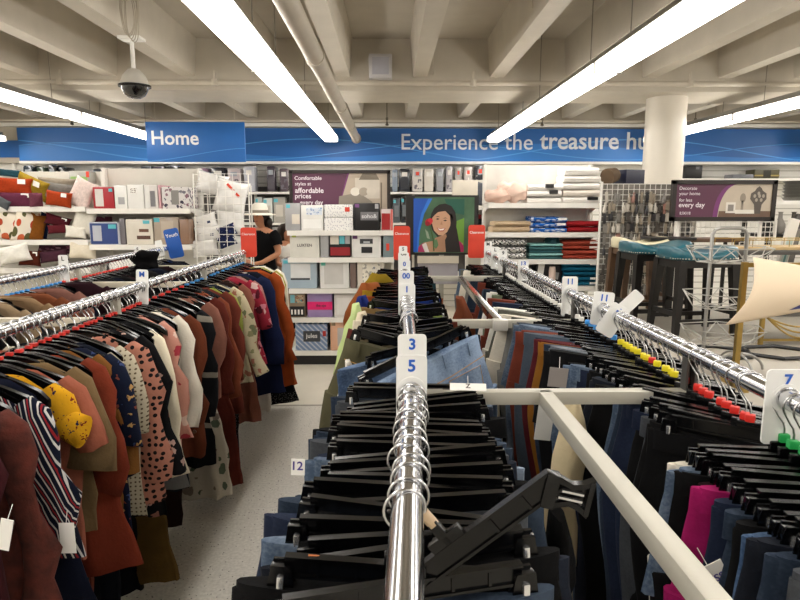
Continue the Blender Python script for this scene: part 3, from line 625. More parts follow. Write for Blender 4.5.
cushion('rust round cushion on the low shelf', 30, 258, 6.0, 20, 16, fabric('#6d2a17'), (0, .1, .3), 2, True)
cushion('plum cushion on the low shelf', 54, 256, 6.05, 28, 12, fabric('#5f3345'), (0, -.1, .1), 2)
cushion('dark floral plum cushion above the low plum one', 56, 246, 6.2, 36, 14, floral('#4a2a38', ('#7b4a5c', '#5c3448', '#96707c'), 6), (0, .1, 0), 1)
cushion('ivory cushion at the end of the low shelf', 83, 250, 6.05, 26, 18, fabric('#e0d6c0', .05), (0, .1, .2), 2)
cushion('white rumpled pillow spilling over the low shelf by the picture edge', 14, 254, 5.9, 30, 18, fabric('#e3dfd6', .06), (0, -.2, .2), 2)
cushion('teal folded blanket roll above the top cushion shelf', 8, 173, 6.4, 26, 7, fabric('#2b5a6b'), (0, .1, 0), 2, name='blanket_roll', cat='blanket')
pack('storage_box', 'clear box with a green and red label on top of the cushion shelves', 'box', 68, 89, 171, P(400, 184, 6.35).z, 6.35, .2, VIN('#b3b3ab'), [(.1, .9, .15, .55, plain('#8fb36a', .4)), (.85, .99, .5, .95, RED)])

# ------------------------------------------------------------------ back wall shelf with bagged bedding
zBW = P(400, 192, 9.25).z; zBW2 = P(400, 223, 9.25).z; zBW3 = P(400, 252, 9.25).z
xa, xb = P(0, 190, 9.3).x, P(496, 190, 9.3).x
t = thing('wall_shelving', 'white shelving along the back wall under the banner', 'shelf unit', (0, 9.72, 0))
for z in (zBW, zBW2, zBW3, .5):
    MB().box(((xa + xb) / 2, -.25, z - .015), (xb - xa, .5, .03)).build('shelf', SHELFM, t)
for i in range(7):
    q = xa + (xb - xa) * i / 6; MB().box((q, -.02, 1.15), (.04, .04, 2.3)).build('upright', SHELFM, t)
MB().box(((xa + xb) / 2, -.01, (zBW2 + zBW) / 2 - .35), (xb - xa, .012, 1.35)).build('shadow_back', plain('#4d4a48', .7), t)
bag_specs = [(22, 32, '#25303a', 'navy'), (36, 45, '#394a3a', 'dark green floral'), (47, 56, '#20242a', 'black and lime print'), (58, 66, '#2a2f33', 'charcoal'), (92, 104, '#3a4148', 'slate'), (106, 118, '#c9c6c0', 'white'), (119, 132, '#dcd8d0', 'cream'), (140, 151, '#30343c', 'dark print'), (152, 164, '#3a3340', 'black floral'), (166, 180, '#20222a', 'navy print'), (196, 208, '#8a6f80', 'mauve print'), (210, 225, '#2b2a30', 'black and white'), (227, 240, '#c0b2b4', 'pale pink'), (243, 254, '#b7b8c2', 'silver'), (266, 275, '#3d353f', 'charcoal floral'), (279, 288, '#5b5058', 'grey plum'), (392, 398, '#7f8b9b', 'steel blue'), (399, 410, '#1f2430', 'black and white'), (412, 423, '#c9c4bf', 'white with red sticker'), (424, 434, '#cfc9c0', 'cream striped'), (436, 444, '#8d8f96', 'silver grey'), (446, 453, '#b1adb0', 'pale grey'), (455, 462, '#a7a19b', 'taupe with red sticker'), (464, 473, '#b9b3ae', 'light beige with red sticker'), (475, 486, '#3a3b40', 'charcoal with red sticker')]
strap_m = plain('#55525a', .5)
for i, (p0, p1, c, nm) in enumerate(bag_specs):
    top = 166 + random.uniform(-1, 3)
    neigh = 'over the cushion shelves' if p1 < 195 else 'beyond the woman' if p1 < 300 else 'above the poster'
    pan = [(.15, .85, .12, .62, VIN(c) if i % 3 else floral(c, ('#c9c4c0', '#6e6a72'), 22), 'folded_bedding'), (.25, .75, .66, .84, plain('#d6d2cc' if i % 2 else '#9aa0a8', .4), 'insert_card')]
    if 'red sticker' in nm: pan.append((.35, .65, .7, .85, RED, 'sticker'))
    tt = pack('bedding_bag', f'{nm} bagged comforter on the high wall shelf {neigh}', 'bedding', p0, p1, top, zBW, 9.3, .28, VIN(c, .18), pan, bev=.035)
    for s in (-1, 1): pass
low = [(255, 262, '#b9bdb8', 'pale grey'), (263, 272, '#d3d6d2', 'white with teal card'), (273, 285, '#a9a59d', 'beige quilted'), (393, 400, '#4e555c', 'slate'), (401, 408, '#23272c', 'black')]
for i, (p0, p1, c, nm) in enumerate(low):
    pack('bedding_bag', f'{nm} bedding bag on the back wall shelf second from the top', 'bedding', p0, p1, 197 + i % 2, zBW2, 9.3, .28, VIN(c, .2), [(.2, .8, .25, .7, VIN('#c9c3b8' if i < 3 else '#70757a'), 'insert_card'), (.05, .4, .8, .93, TEAL, 'sticker')])
for i, (p0, p1, c, nm) in enumerate([(252, 268, '#c8c3bb', 'cream'), (272, 286, '#8d8a88', 'grey')]):
    pack('bedding_bag', f'{nm} boxed bedding low on the back wall behind the woman', 'bedding', p0, p1, 227, zBW3, 9.3, .28, VIN(c, .2), [(.2, .8, .25, .7, VIN('#ddd8d0'), 'insert_card')])
# end-of-wall display beside towels: white picture board and grey pompom things
A, B = P(453, 180, 7.2), P(489, 200, 7.2)
gG, zG = gondola('accessory_gondola', 'narrow white shelf unit between the poster and the towels', 470, 492, 7.0, [206, 229, 252], 180, .4)
t = pack('canvas_print', 'white canvas picture with small brown jar on the narrow shelf unit', 'picture', 452.5, 478, 180, zG[0], 6.98, .03, plain('#e9e1d2', .6), [(.4, .72, .1, .4, plain('#8a6848', .6)), (.5, .95, .05, .16, plain('#3f4044', .6))], bev=.003)
cushion('grey furry round cushion on the narrow shelf unit beside the towels', 480, 194, 7.05, 17, 24, plain('#5b5f68', 1, 0, .4, scale=40, bmp=1), (0, .2, .3), 2)
for i, (py, c, nm) in enumerate([(216, '#8e2024', 'dark red'), (222, '#26262a', 'black'), (227, '#1d1d20', 'dark charcoal')]):
    o = obj('folded_cloth', TOW[i], None, (P(480, 226, 7.0).x, 7.18, zG[1] + i * .055), (0, 0, .05 * i), fabric(('#1d1d20', '#26262a', '#8e2024')[i]), (.24, .28, .053)); tag(o, f"{('dark charcoal', 'black', 'dark red')[i]} folded cloth on the narrow shelf unit", 'cloth')

# ------------------------------------------------------------------ wire pillow rack
def wire_grid(mb, x0, x1, z0, z1, y, step, r=.003):
    n_ = max(1, round((x1 - x0) / step)); m_ = max(1, round((z1 - z0) / step))
    for i in range(n_ + 1): mb.tube([(x0 + (x1 - x0) * i / n_, y, z0), (x0 + (x1 - x0) * i / n_, y, z1)], r, 4)
    for j in range(m_ + 1): mb.tube([(x0, y, z0 + (z1 - z0) * j / m_), (x1, y, z0 + (z1 - z0) * j / m_)], r, 4)
WWIRE = plain('#e3e0d9', .4)
x0, x1 = P(194, 200, 6.05).x, P(249, 200, 6.05).x; ztp = P(400, 174, 6.05).z
t = thing('wire_rack', 'white wire grid rack full of bagged pillows beside the sheet shelves', 'rack', (0, 0, 0))
mb = MB(); wire_grid(mb, x0, x1, .1, ztp, 6.05, .075); mb.build('front_grid', WWIRE, t)
mb = MB(); wire_grid(mb, x0, x1 - .08, .1, ztp - .1, 6.5, .1); mb.build('back_grid', WWIRE, t)
mb = MB()
for j in range(20):
    z = .1 + (ztp - .1) * j / 19; mb.tube([(x0, 6.05, z), (x0, 6.5, z)], .003, 4)
mb.build('side_grid', WWIRE, t)
for q, y in ((x0, 6.05), (x1, 6.05), (x0, 6.5), (x1 - .08, 6.5)): MB().tube([(q, y, 0), (q, y, ztp - .1 * (y > 6.3))], .007, 8).build('post', WWIRE, t)
MB().box(((x0 + x1) / 2, 6.28, .5), (x1 - x0, .44, .02)).build('shelf', WWIRE, t)
pil = VIN('#eae8e4', .2)
spec = [(205, 222, 6.25, 24, 16, 'white bagged pillow with navy print, upper of the column by the sheet shelves', 0), (208, 234, 6.22, 26, 16, 'white bagged pillow with navy print in the middle of the wire rack column', 1), (205, 248, 6.2, 26, 18, 'white bagged pillow low in the wire rack by the sheet shelves', 0), (228, 222, 6.3, 22, 14, 'plain white bagged pillow in the centre of the wire rack', 0), (231, 197, 6.3, 32, 34, 'large white bagged pillow with red lettering strip at the top of the wire rack', 2), (231, 222, 6.3, 28, 26, 'white bagged pillow under the big red-striped one', 0), (233, 246, 6.35, 24, 24, 'white bagged pillow low beside the woman', 0), (212, 184, 6.4, 30, 22, 'clear plastic pillow bag puffed over the top of the wire rack', 0)]
for px, py, y, w_, h_, lab, d in spec:
    o = cushion(lab, px, py, y, w_, h_, pil, (0, random.uniform(-.25, .25), .15), 2, name='bagged_pillow', cat='pillow')
    if d == 1 or 'navy' in lab: MB().box((-.2, -.22, .1), (.12, .02, .18), rot=(0, .4, 0)).box((.15, -.24, -.05), (.16, .02, .14)).build('printed_label', plain('#232c55', .4), o)
    if d == 2: MB().box((.05, -.235, .2), (.5, .02, .07), rot=(0, .6, 0)).build('printed_label', RED, o)
for px, py, nm in ((227, 231, 'upper'), (227, 241, 'lower')):
    cushion(f'navy and white bagged pillow, {nm} one in the wire rack', px, py, 6.15, 18, 12, floral('#1d2547', ('#dfe0e4', '#1d2547', '#2a3566'), 5, .3), (0, -.35, .1), 2, name='bagged_pillow', cat='pillow')

# ------------------------------------------------------------------ people
def skin_body(name, verts, edges, radii, mat, parent, sub=2, root=0):
    me = bpy.data.meshes.new(name); me.from_pydata(verts, edges, []); o = bpy.data.objects.new(name, me); COL.objects.link(o)
    sk = o.modifiers.new('s', 'SKIN'); sk.use_smooth_shade = True
    for v, r in zip(me.skin_vertices[0].data, radii): v.radius = r if isinstance(r, tuple) else (r, r); v.use_root = False
    me.skin_vertices[0].data[root].use_root = True
    ss = o.modifiers.new('u', 'SUBSURF'); ss.levels = sub; ss.render_levels = sub
    dg = bpy.context.evaluated_depsgraph_get(); m2 = bpy.data.meshes.new_from_object(o.evaluated_get(dg)); bpy.data.objects.remove(o)
    m2.materials.clear(); m2.materials.append(mat); m2.name = name
    for p in m2.polygons: p.use_smooth = True
    return obj(name, m2, parent)
def person(label, loc, rz, shirt, pants, hair_m, hat=None, scale=1.0, arms=True):
    V, E, R = [], [], []
    def v(co, r, link=None):
        V.append(co); R.append(r); i = len(V) - 1
        if link is not None: E.append((link, i))
        return i
    pel = v((0, 0, .90), (.15, .11)); wa = v((0, 0, 1.06), (.125, .095), pel); ch = v((0, -.005, 1.24), (.15, .105), wa); cl = v((0, 0, 1.345), (.10, .07), ch)
    nk = v((0, -.01, 1.41), .045, cl); jw = v((-.012, -.04, 1.475), (.055, .062), nk); sk_ = v((-.016, -.03, 1.555), (.07, .085), jw); v((-.016, -.02, 1.61), (.045, .05), sk_)
    for s, el, wr, hd in ((1, (.235, -.02, 1.10), (.10, -.20, 1.0), (.03, -.25, .985)), (-1, (-.225, -.03, 1.10), (-.09, -.22, 1.03), (-.02, -.27, 1.02))):
        sh = v((s * .165, 0, 1.325), .056, cl); e = v(el, .04, sh); w_ = v(wr, .026, e); h_ = v(hd, (.034, .02), w_)
        d = (Vector(hd) - Vector(wr)).normalized(); side = d.cross(Vector((0, 0, 1))).normalized()
        for k, ln in ((-1.5, .055), (-.5, .07), (.5, .075), (1.5, .06)):
            b0 = Vector(hd) + d * .03 + side * k * .015; m_ = b0 + d * ln * .55 - Vector((0, 0, .008)); e_ = b0 + d * ln * .8 - Vector((0, 0, .03))
            i = v(tuple(b0), .009, h_); i = v(tuple(m_), .008, i); v(tuple(e_), .007, i)
        i = v(tuple(Vector(hd) - side * s * .035 - d * .01), .010, h_); v(tuple(Vector(hd) - side * s * .05 + d * .03), .008, i)
    for s in (-1, 1):
        hp = v((s * .085, 0, .82), (.09, .09), pel); kn = v((s * .095, -.01, .47), .058, hp); an = v((s * .095, .015, .085), .036, kn); v((s * .10, -.12, .03), (.035, .028), an)
    t = thing('person', label, 'person', loc, (0, 0, rz)); t.scale = (scale,) * 3
    skin_body('body', V, E, R, SKIN, t)
    # face details
    hb = MB()
    for s in (-1, 1): hb.lathe([(.001, -.006), (.009, -.003), (.009, .003), (.001, .006)], (-.016 + s * .03, -.108, 1.55), 8)
    hb.build('eyes', plain('#1b120e', .3), t)
    MB().rings([[Vector((-.016 + a, -.11 - b, z)) for a, b in ((-.012, 0), (0, .004 + k), (.012, 0), (0, -.02))] for z, k in ((1.56, .004), (1.535, .012), (1.515, .02), (1.508, .002))]).build('nose', SKIN, t)
    MB().box((-.016, -.095, 1.485), (.042, .02, .01), bev=.004).build('mouth', plain('#8e3f3a', .5), t)
    # clothes: shirt shell with sleeves, trousers
    def el_ring(cx_, cy, z, rx, ry, n=24): return [Vector((cx_ + rx * cos(2 * pi * i / n), cy + ry * sin(2 * pi * i / n), z)) for i in range(n)]
    sb = MB().rings([el_ring(0, 0, .88, .175, .135), el_ring(0, 0, .98, .16, .125), el_ring(0, 0, 1.08, .15, .118), el_ring(0, -.005, 1.2, .172, .132), el_ring(0, -.005, 1.29, .18, .12), el_ring(0, 0, 1.345, .17, .09), el_ring(0, 0, 1.375, .1, .07), el_ring(0, 0, 1.372, .08, .062)], cap=False)
    sb.build('shirt', shirt, t, sharp=80)
    for s in (-1, 1):
        sv = MB().tube([(s * .14, 0, 1.335), (s * .185, -.003, 1.29), (s * .215, -.01, 1.2)], [.068, .066, .06], 14); sv.build('sleeve', shirt, t, sharp=80)
        MB().tube([(s * .085, 0, .9), (s * .09, 0, .7), (s * .095, -.005, .47), (s * .097, .012, .12)], [.11, .098, .075, .055], 16).build('trouser_leg', pants, t, sharp=80)
        MB().box((s * .1, -.06, .035), (.09, .25, .07), bev=.03).build('shoe', BLACKM, t)
    hm = MB(); hm.rings([[Vector((-.016 + r_ * 1.0 * cos(2 * pi * i / 24), .005 + yo + r_ * 1.15 * sin(2 * pi * i / 24), z)) for i in range(24)] for z, r_, yo in ((1.40, .03, .09), (1.43, .06, .075), (1.50, .082, .05), (1.57, .095, .015), (1.62, .088, .0), (1.655, .05, -.005), (1.662, .01, -.005))])
    hm.build('hair', hair_m, t, sharp=80)
    if hair_m and hat:
        MB().rings([[Vector((.075 + r_ * cos(2 * pi * i / 14), .04 + r_ * sin(2 * pi * i / 14), z)) for i in range(14)] for z, r_ in ((1.40, .012), (1.43, .035), (1.47, .045), (1.51, .035), (1.53, .01))]).build('hair_bun', hair_m, t, sharp=80)
    if hat:
        ht = MB().lathe([(.19, 1.555), (.185, 1.568), (.105, 1.58), (.10, 1.64), (.088, 1.68), (.05, 1.70), (.002, 1.702)], (-.02, -.01, 0), 32, cap=False).build('hat', hat, t, rot=(.0, 0, 0), sharp=60)
        MB().lathe([(.108, 1.582), (.106, 1.615)], (-.02, -.01, 0), 32, cap=False).build('hat_band', plain('#8e8578', .8), ht)
    return t
q = P(262, 230, 7.2)
pw = person('woman in white brimmed hat and black short-sleeved top looking down at the racks', (q.x, 7.2, 0), -.35, fabric('#0f0f11'), fabric('#15161a'), plain('#17100d', .5, 0, .3), fabric('#e4ddd0', .04), .985)
q = P(284, 235, 7.45)
p2 = person('person in a white shirt bending behind the boxed bedding shelves', (q.x + .03, 7.45, 0), .9, fabric('#d9d4cb', .05), fabric('#2b2d33'), plain('#2b1d15', .6, 0, .3), None, .86)

# ------------------------------------------------------------------ portrait poster with clearance signs at the rack ends
A, B = P(409.5, 196.5, 4.95), P(474, 253.5, 4.95)
w, h = B.x - A.x, A.z - B.z
t = thing('poster_stand', 'framed poster of a smiling dark-haired woman holding a red rose', 'poster', ((A.x + B.x) / 2, 4.95, (A.z + B.z) / 2))
MB().box((-.0, .012, 0), (w + .06, .03, h + .02)).build('poster_frame', plain('#1c1a18', .4), t)
GRN = plain('#44664a', .5, 0, .5, scale=4)
MB().box((.02, -.004, 0), (w - .05, .006, h - .012)).build('printed_picture', GRN, t)
MB().box((0, .02, -h / 2 - (t.location.z - h / 2) / 2), (.04, .02, t.location.z - h / 2)).box((0, .03, -t.location.z + .015), (.4, .3, .03)).build('post', PUTTY, t)
MB().box((-.03, .0, -h / 2 - .05), (.34, .03, .06)).build('lower_rail', plain('#cfc6b4', .5), t)
MB().box((-.03, .01, -h / 2 - .17), (.33, .02, .17)).build('lower_panel', plain('#a5a0a4', .5), t)
x_ = lambda px: P(px, 225, 4.95).x - t.location.x
z_ = lambda py: P(440, py, 4.95).z - t.location.z
def pp(pts, mat, lay, name='portrait_print'): return ppoly(t, [(x_(a), z_(b_)) for a, b_ in pts], mat, lay + 3, name)
pp([(413.5, 198.5), (432, 198.5), (424, 214), (419.5, 232), (418.5, 252), (413.5, 252)], plain('#2f77d6', .4), 1, 'swoosh_print')
pp([(413.5, 198.5), (428, 198.5), (421, 214), (417.5, 232), (416.8, 252), (413.5, 252)], plain('#1a55b5', .4), 2, 'swoosh_print')
pp([(444, 199), (464, 199), (464, 215), (450, 212)], plain('#1f5a4a', .5), 1, 'foliage_print'); pp([(454, 222), (464, 218), (464, 245), (456, 240)], plain('#6a9a38', .5), 1, 'foliage_print')
HR = plain('#1d1512', .4)
pp([(430, 222), (431, 214), (434, 208), (439, 204.5), (445, 203.5), (451, 206), (455, 212), (456.5, 222), (456, 232), (458, 243), (461, 252), (443, 252), (440, 240), (436, 235), (432, 230)], HR, 2, 'hair_print')
pp([(418.5, 252), (419, 246), (424, 242.5), (432, 241), (446, 242), (455, 241), (463, 243), (464, 252)], plain('#b58b6c', .5), 3, 'neck_print')
pp([(418, 252), (418.5, 247), (422, 243.5), (426, 243), (428, 252)], plain('#a8305f', .5), 4, 'top_print'); pp([(422, 244.5), (426, 242.5), (429.5, 252), (425, 252)], plain('#dcd6d0', .5), 5, 'top_print')
pp([(455, 242), (460, 241), (463.8, 246), (464, 252), (456, 252)], plain('#b3205f', .5), 4, 'top_print')
pp([(435, 238), (446, 234), (449, 244), (443, 252), (434, 250)], plain('#a87d60', .5), 4, 'neck_print')
face = [(431.5, 222), (432.5, 215), (437, 209.5), (444, 208), (449.5, 211), (451, 218), (450, 226), (447, 232), (443, 235.5), (438.5, 235), (434, 230.5)]
pp(face, plain('#c79a7b', .5), 5, 'face_print')
pp([(431, 219), (434, 211), (440, 206.5), (447, 207), (452, 212), (453, 222), (450, 216), (445, 211), (438, 212), (434.5, 215)], HR, 6, 'hair_print')
pp([(449.5, 214), (453, 214), (457, 230), (461, 252), (446, 252), (445, 240), (449, 232), (450.5, 224)], HR, 6, 'hair_print')
for ex, ey in ((437.5, 219), (445, 220.5)):
    pp([(ex - 2, ey), (ex, ey - .9), (ex + 2, ey), (ex, ey + .8)], plain('#2a1b16', .5), 7, 'eye_print'); pp([(ex - 2.6, ey - 2), (ex, ey - 3), (ex + 2.6, ey - 2), (ex, ey - 2.3)], HR, 7, 'brow_print')
pp([(440, 224.5), (441.5, 221), (442.6, 225)], plain('#b28364', .5), 7, 'nose_print')
pp([(436.5, 227.5), (440, 228.5), (445.5, 228), (443.5, 231.2), (439.5, 231.3)], plain('#a5403f', .5), 7, 'mouth_print'); pp([(437.5, 228), (440, 229), (444.6, 228.4), (443, 230.3), (439.6, 230.4)], plain('#f0e8e2', .5), 8, 'teeth_print')
for a_, (cx_, cy, rr) in enumerate(((428.5, 222, 3.4), (430.2, 220.8, 2.6), (427.4, 223.6, 2.4))):
    pp([(cx_ + rr * cos(i * pi / 6), cy + rr * sin(i * pi / 6)) for i in range(12)], plain(('#b3182a', '#cf2a38', '#8e1020')[a_], .5), 9 + a_, 'rose_print')
pp([(429, 225), (430, 225), (434, 240), (434.6, 251), (433.4, 251), (432.8, 240)], plain('#3d5a2c', .5), 9, 'stem_print')
pp([(425, 229), (428, 232), (430, 239), (427, 238)], plain('#8fa08a', .5), 9, 'leaf_print'); pp([(434, 240), (437, 239), (438.5, 245), (436, 249), (434, 246)], plain('#5c7a52', .5), 10, 'leaf_print')
text('ROSS', t, (x_(420.8), -.0066, z_(203.6)), x_(425.8) - x_(415.5), plain('#f2f5fa', .5), .04)
MB().box((x_(420.8), -.0068, z_(206.6)), (.085, .001, .005)).build('logo_panel', plain('#dfe6f2', .5), t)

def plaque(label, px0, px1, py0, py1, Y, mat, txt, rot=0.0, name='topper_sign', tpx=None):
    A, B = P(px0, py0, Y), P(px1, py1, Y); w, h = B.x - A.x, A.z - B.z
    t = thing(name, label, 'sign', ((A.x + B.x) / 2, Y, (A.z + B.z) / 2), (0, rot, 0)); r = .02
    pts = []
    for cx_, cz, a0 in ((w / 2 - r, h / 2 - r, 0), (-w / 2 + r, h / 2 - r, 90), (-w / 2 + r, -h / 2 + r, 180), (w / 2 - r, -h / 2 + r, 270)):
        for k in range(5): a = radians(a0 + 22.5 * k); pts.append((cx_ + r * cos(a), cz + r * sin(a)))
    MB().prism(pts, -.003, .003).build('plate', mat, t)
    text(txt, t, (0, -.004, h * .28), w * .84, PAPER, .006)
    return t
plaque('red clearance sign at the far end of the middle pants rail', 393.5, 410, 226, 260, 4.62, RED, 'Clearance')
plaque('red clearance sign at the far end of the pants rail beside the towels', 468.5, 484.5, 225, 258, 4.86, RED, 'Clearance')
plaque('red clearance sign at the far end of the aisle tops rail', 240.3, 257, 227.5, 257, 4.82, RED, 'Clearance')
plaque('blue department sign leaning at the far end of the second tops rail', 165.5, 182, 228.5, 258, 5.2, plain('#1c58b0', .4), 'Youth', -.2)
# ------------------------------------------------------------------ furniture display beside the pants rack
ZT = .80
t = thing('display_platform', 'pale display platform carrying stools and small tables', 'platform', (0, 0, 0))
MB().box((3.0, 3.65, ZT - .03), (3.3, 2.6, .06), bev=.01).build('top', plain('#aca598', .4, 0, .05, scale=3), t)
MB().box((3.0, 3.65, (ZT - .06) / 2), (3.1, 2.4, ZT - .06)).build('skirt', plain('#8f8a80', .6), t)
def stool(label, px0, px1, py_top, Y, seatm, legm, rz, nails=True):
    A, B = P(px0, py_top, Y), P(px1, py_top, Y); w = (B.x - A.x) * .9; zt_ = A.z; h = zt_ - ZT
    t = thing('bar_stool', label, 'stool', ((A.x + B.x) / 2, Y, ZT), (0, 0, rz))
    d = w * .72
    mb = MB()
    R_ = []
    for zz, k in ((-.075, .97), (-.06, 1.0), (-.02, 1.0), (0, .96), (.008, .8), (.006, .4), (.004, .02)):
        ring = []
        for i in range(40):
            a = 2 * pi * i / 40; c, s_ = cos(a), sin(a)
            x = .5 * w * k * (abs(c) ** .45) * (1 if c > 0 else -1); y = .5 * d * k * (abs(s_) ** .45) * (1 if s_ > 0 else -1)
            sad = .055 * ((x / (w / 2)) ** 2) - .04 if zz > -.05 else 0
            ring.append(Vector((x, y, h + zz + sad)))
        R_.append(ring)
    mb.rings(R_); seat = mb.build('seat', seatm, t, sharp=70)
    if nails:
        nb = MB()
        for i in range(44):
            a = 2 * pi * i / 44; c, s_ = cos(a), sin(a)
            x = .5 * w * 1.0 * (abs(c) ** .45) * (1 if c > 0 else -1); y = .5 * d * (abs(s_) ** .45) * (1 if s_ > 0 else -1)
            nb.lathe([(.001, .004), (.004, .003), (.0055, 0), (.004, -.003), (.001, -.004)], (x, y, h - .066), 6)
        nb.build('nailhead_trim', plain('#c9c4b8', .3, .8), seat)
    MB().box((0, 0, h - .10), (w * .9, d * .9, .05)).build('apron', legm, t)
    for sx in (-1, 1):
        for sy in (-1, 1):
            xt, yt = sx * w * .40, sy * d * .38; xb_, yb_ = sx * w * .46, sy * d * .46
            MB().rings([[Vector((xb_ + a * .017, yb_ + b_ * .017, 0)) for a, b_ in ((-1, -1), (1, -1), (1, 1), (-1, 1))], [Vector((xt + a * .028, yt + b_ * .028, h - .08)) for a, b_ in ((-1, -1), (1, -1), (1, 1), (-1, 1))]]).build('leg', legm, t)
    for sy, z in ((-1, .10), (1, .10)): MB().box((0, sy * d * .45, z), (w * .88, .02, .03)).build('stretcher', legm, t)
    for sx in (-1, 1): MB().box((sx * w * .45, 0, .15), (.02, d * .86, .03)).build('stretcher', legm, t)
    return t
TEALL = plain('#1f5a68', .28, 0, .08, scale=4, coat=.3); ESP = plain('#0e0a08', .35, 0, .2); OAK = plain('#5a412b', .5, 0, .2)
stool('teal saddle-seat stool with nailheads and black legs, nearest the wire stand', 659, 735, 247, 3.95, TEALL, ESP, .12)
stool('teal saddle-seat stool behind the nearer teal one, closer to the towels', 620, 690, 242, 4.35, TEALL, ESP, .1)
stool('cream saddle-seat stool with brown legs behind the teal ones', 612, 668, 238, 4.72, plain('#d8cfae', .4), OAK, .1)
tag(MB().box((0, 0, .012), (.36, .2, .024), bev=.006).build('serving_tray', ESP, None, (P(668, 239, 4.72).x, 4.72, P(668, 240.5, 4.72).z + .004)), 'dark flat tray lying on the cream stool', 'tray')
# wire stand
ALU = plain('#a3a29e', .4, .7)
A, B = P(713, 228, 3.0), P(748, 228, 3.0)
t = thing('wire_stand', 'silver tiered stand with geometric white wire baskets in front of the teal stools', 'stand', ((A.x + B.x) / 2, 3.0, ZT))
hw = (B.x - A.x) / 2; ht_ = A.z - ZT
MB().tube([(-hw, 0, .06), (-hw, 0, ht_ - .035), (-hw + .012, 0, ht_ - .01), (-hw + .04, 0, ht_), (hw - .04, 0, ht_), (hw - .012, 0, ht_ - .01), (hw, 0, ht_ - .035), (hw, 0, .06)], .009, 10).build('frame_tube', ALU, t)
for py in (258, 303, 338):
    z = P(725, py, 3.0).z - ZT; mb = MB(); n_ = 6
    top = [Vector((.225 * cos(2 * pi * i / n_ + .26), .17 * sin(2 * pi * i / n_ + .26), z + .055)) for i in range(n_)]
    bot = [Vector((.15 * cos(2 * pi * (i + .5) / n_ + .26), .11 * sin(2 * pi * (i + .5) / n_ + .26), z - .02)) for i in range(n_)]
    for i in range(n_):
        j = (i + 1) % n_
        for a, b_ in ((top[i], top[j]), (bot[i], bot[j]), (top[i], bot[i]), (top[j], bot[i])): mb.tube([a, b_], .0026, 5)
        mb.tube([bot[i], bot[(i + 3) % n_]], .0028, 5)
    mb.build('wire_basket', plain('#b5b3ad', .35, .3), t)
for s in (-1, 1):
    MB().tube([(s * hw + .13 * cos(a), -.02 + s * .0, .01 + .085 * sin(a)) for a in [pi * i / 14 for i in range(15)]], .007, 8).build('foot', ALU, t)
    MB().tube([(s * hw, .15 * cos(a), .01 + .085 * sin(a)) for a in [pi * i / 14 for i in range(15)]], .006, 8).build('foot', ALU, t)
GOLD = plain('#a58a4c', .35, .75, .06)
DTOP = plain('#5b5853', .45)
def slim_table(label, px0, px1, py, Y, depth, topm, legm, base=ZT, curved=False):
    A, B = P(px0, py, Y), P(px1, py, Y); w = B.x - A.x; h = A.z - base
    t = thing('side_table', label, 'table', ((A.x + B.x) / 2, Y + depth / 2, base))
    MB().box((0, 0, h - .015), (w, depth, .03), bev=.006).build('top', topm, t)
    for sx in (-1, 1):
        for sy in (-1, 1): MB().box((sx * (w / 2 - .02), sy * (depth / 2 - .02), (h - .03) / 2), (.022, .022, h - .03)).build('leg', legm, t)
    if curved:
        for k in range(3):
            MB().tube([(-w / 2 + .05 + (w - .1) * i / 16, -depth / 2 + .02, h - .04 - (h * .62) * (sin(pi * i / 16)) * (.45 + .27 * k)) for i in range(17)], .006, 6).build('curved_brace', legm, t)
        MB().box((0, -depth / 2 + .02, .03), (w - .04, .014, .014)).build('stretcher', legm, t)
    return t
slim_table('small side table with grey top and curved gold braces beyond the curling sheet', 762, 850, 312, 3.55, .36, DTOP, GOLD, curved=True)
slim_table('dark console table holding the gold-railed tray near the picture edge', 738, 850, 251, 4.35, .4, plain('#4d4a46', .5), ESP)
slim_table('brown topped slim table behind the wire stand', 683, 741, 238.5, 4.7, .2, plain('#5b4434', .5, 0, .15), ESP)
A, B = P(735, 250, 4.4), P(845, 250, 4.4)
t = thing('serving_tray', 'pale wood tray with thin gold rail on the dark console', 'tray', ((A.x + B.x) / 2, 4.55, P(790, 251, 4.35).z + .001))
w = B.x - A.x
MB().box((0, 0, .012), (w, .28, .022), bev=.004).build('tray_base', plain('#c7ab7c', .5, 0, .12), t)
mb = MB()
for y in (-.135, .135): mb.tube([(-w / 2, y, .075), (w / 2, y, .075)], .004, 6)
for i in range(7):
    for y in (-.135, .135): mb.tube([(-w / 2 + w * i / 6, y, .022), (-w / 2 + w * i / 6, y, .075)], .003, 6)
mb.build('rail', GOLD, t)
# gold frame + curling sheet
ga, gb = P(745, 262, 2.72), P(745, 390, 2.72)
t = thing('gold_stand', 'square gold metal frame standing behind the curling cream sheet', 'stand', (0, 2.72, ZT))
xg = ga.x; hg = ga.z - ZT
for q in (xg, xg + .55):
    MB().box((q, 0, hg / 2), (.024, .022, hg)).box((q, 0, .011), (.024, .2, .022)).build('leg', GOLD, t)
MB().box((xg + .275, 0, hg - .013), (.55, .02, .02)).build('rail', GOLD, t)
sheet_pts = lambda u, v: None
Ysh = 2.64
TL, BL, TR, BR = P(753, 257.5, Ysh), P(713, 320.5, Ysh), P(860, 276, Ysh), P(860, 302, Ysh)
def sh(u, v):
    l = TL.lerp(BL, v); r = TR.lerp(BR, v); p = l.lerp(r, u)
    p = p + Vector((.022 * sin(pi * v) * (1 - u) * 1.0, -.05 * sin(pi * v) - .05 * u * 0 - .1 * v * (1 - u), -.0 + .018 * sin(pi * u) * v - .028 * sin(pi * u * .9) * v * 0))
    if v > .0: p.z -= .05 * v * (u * (1 - u)) * 1.2 - .055 * v * max(0, u - .35) * 0
    return p
me = MB().grid(sh, 24, 16).mesh('sheet', plain('#e0cdb2', .75, 0, .02, scale=2), 80)
sheet = obj('curling_sign', me); sd = sheet.modifiers.new('solid', 'SOLIDIFY'); sd.thickness = .003
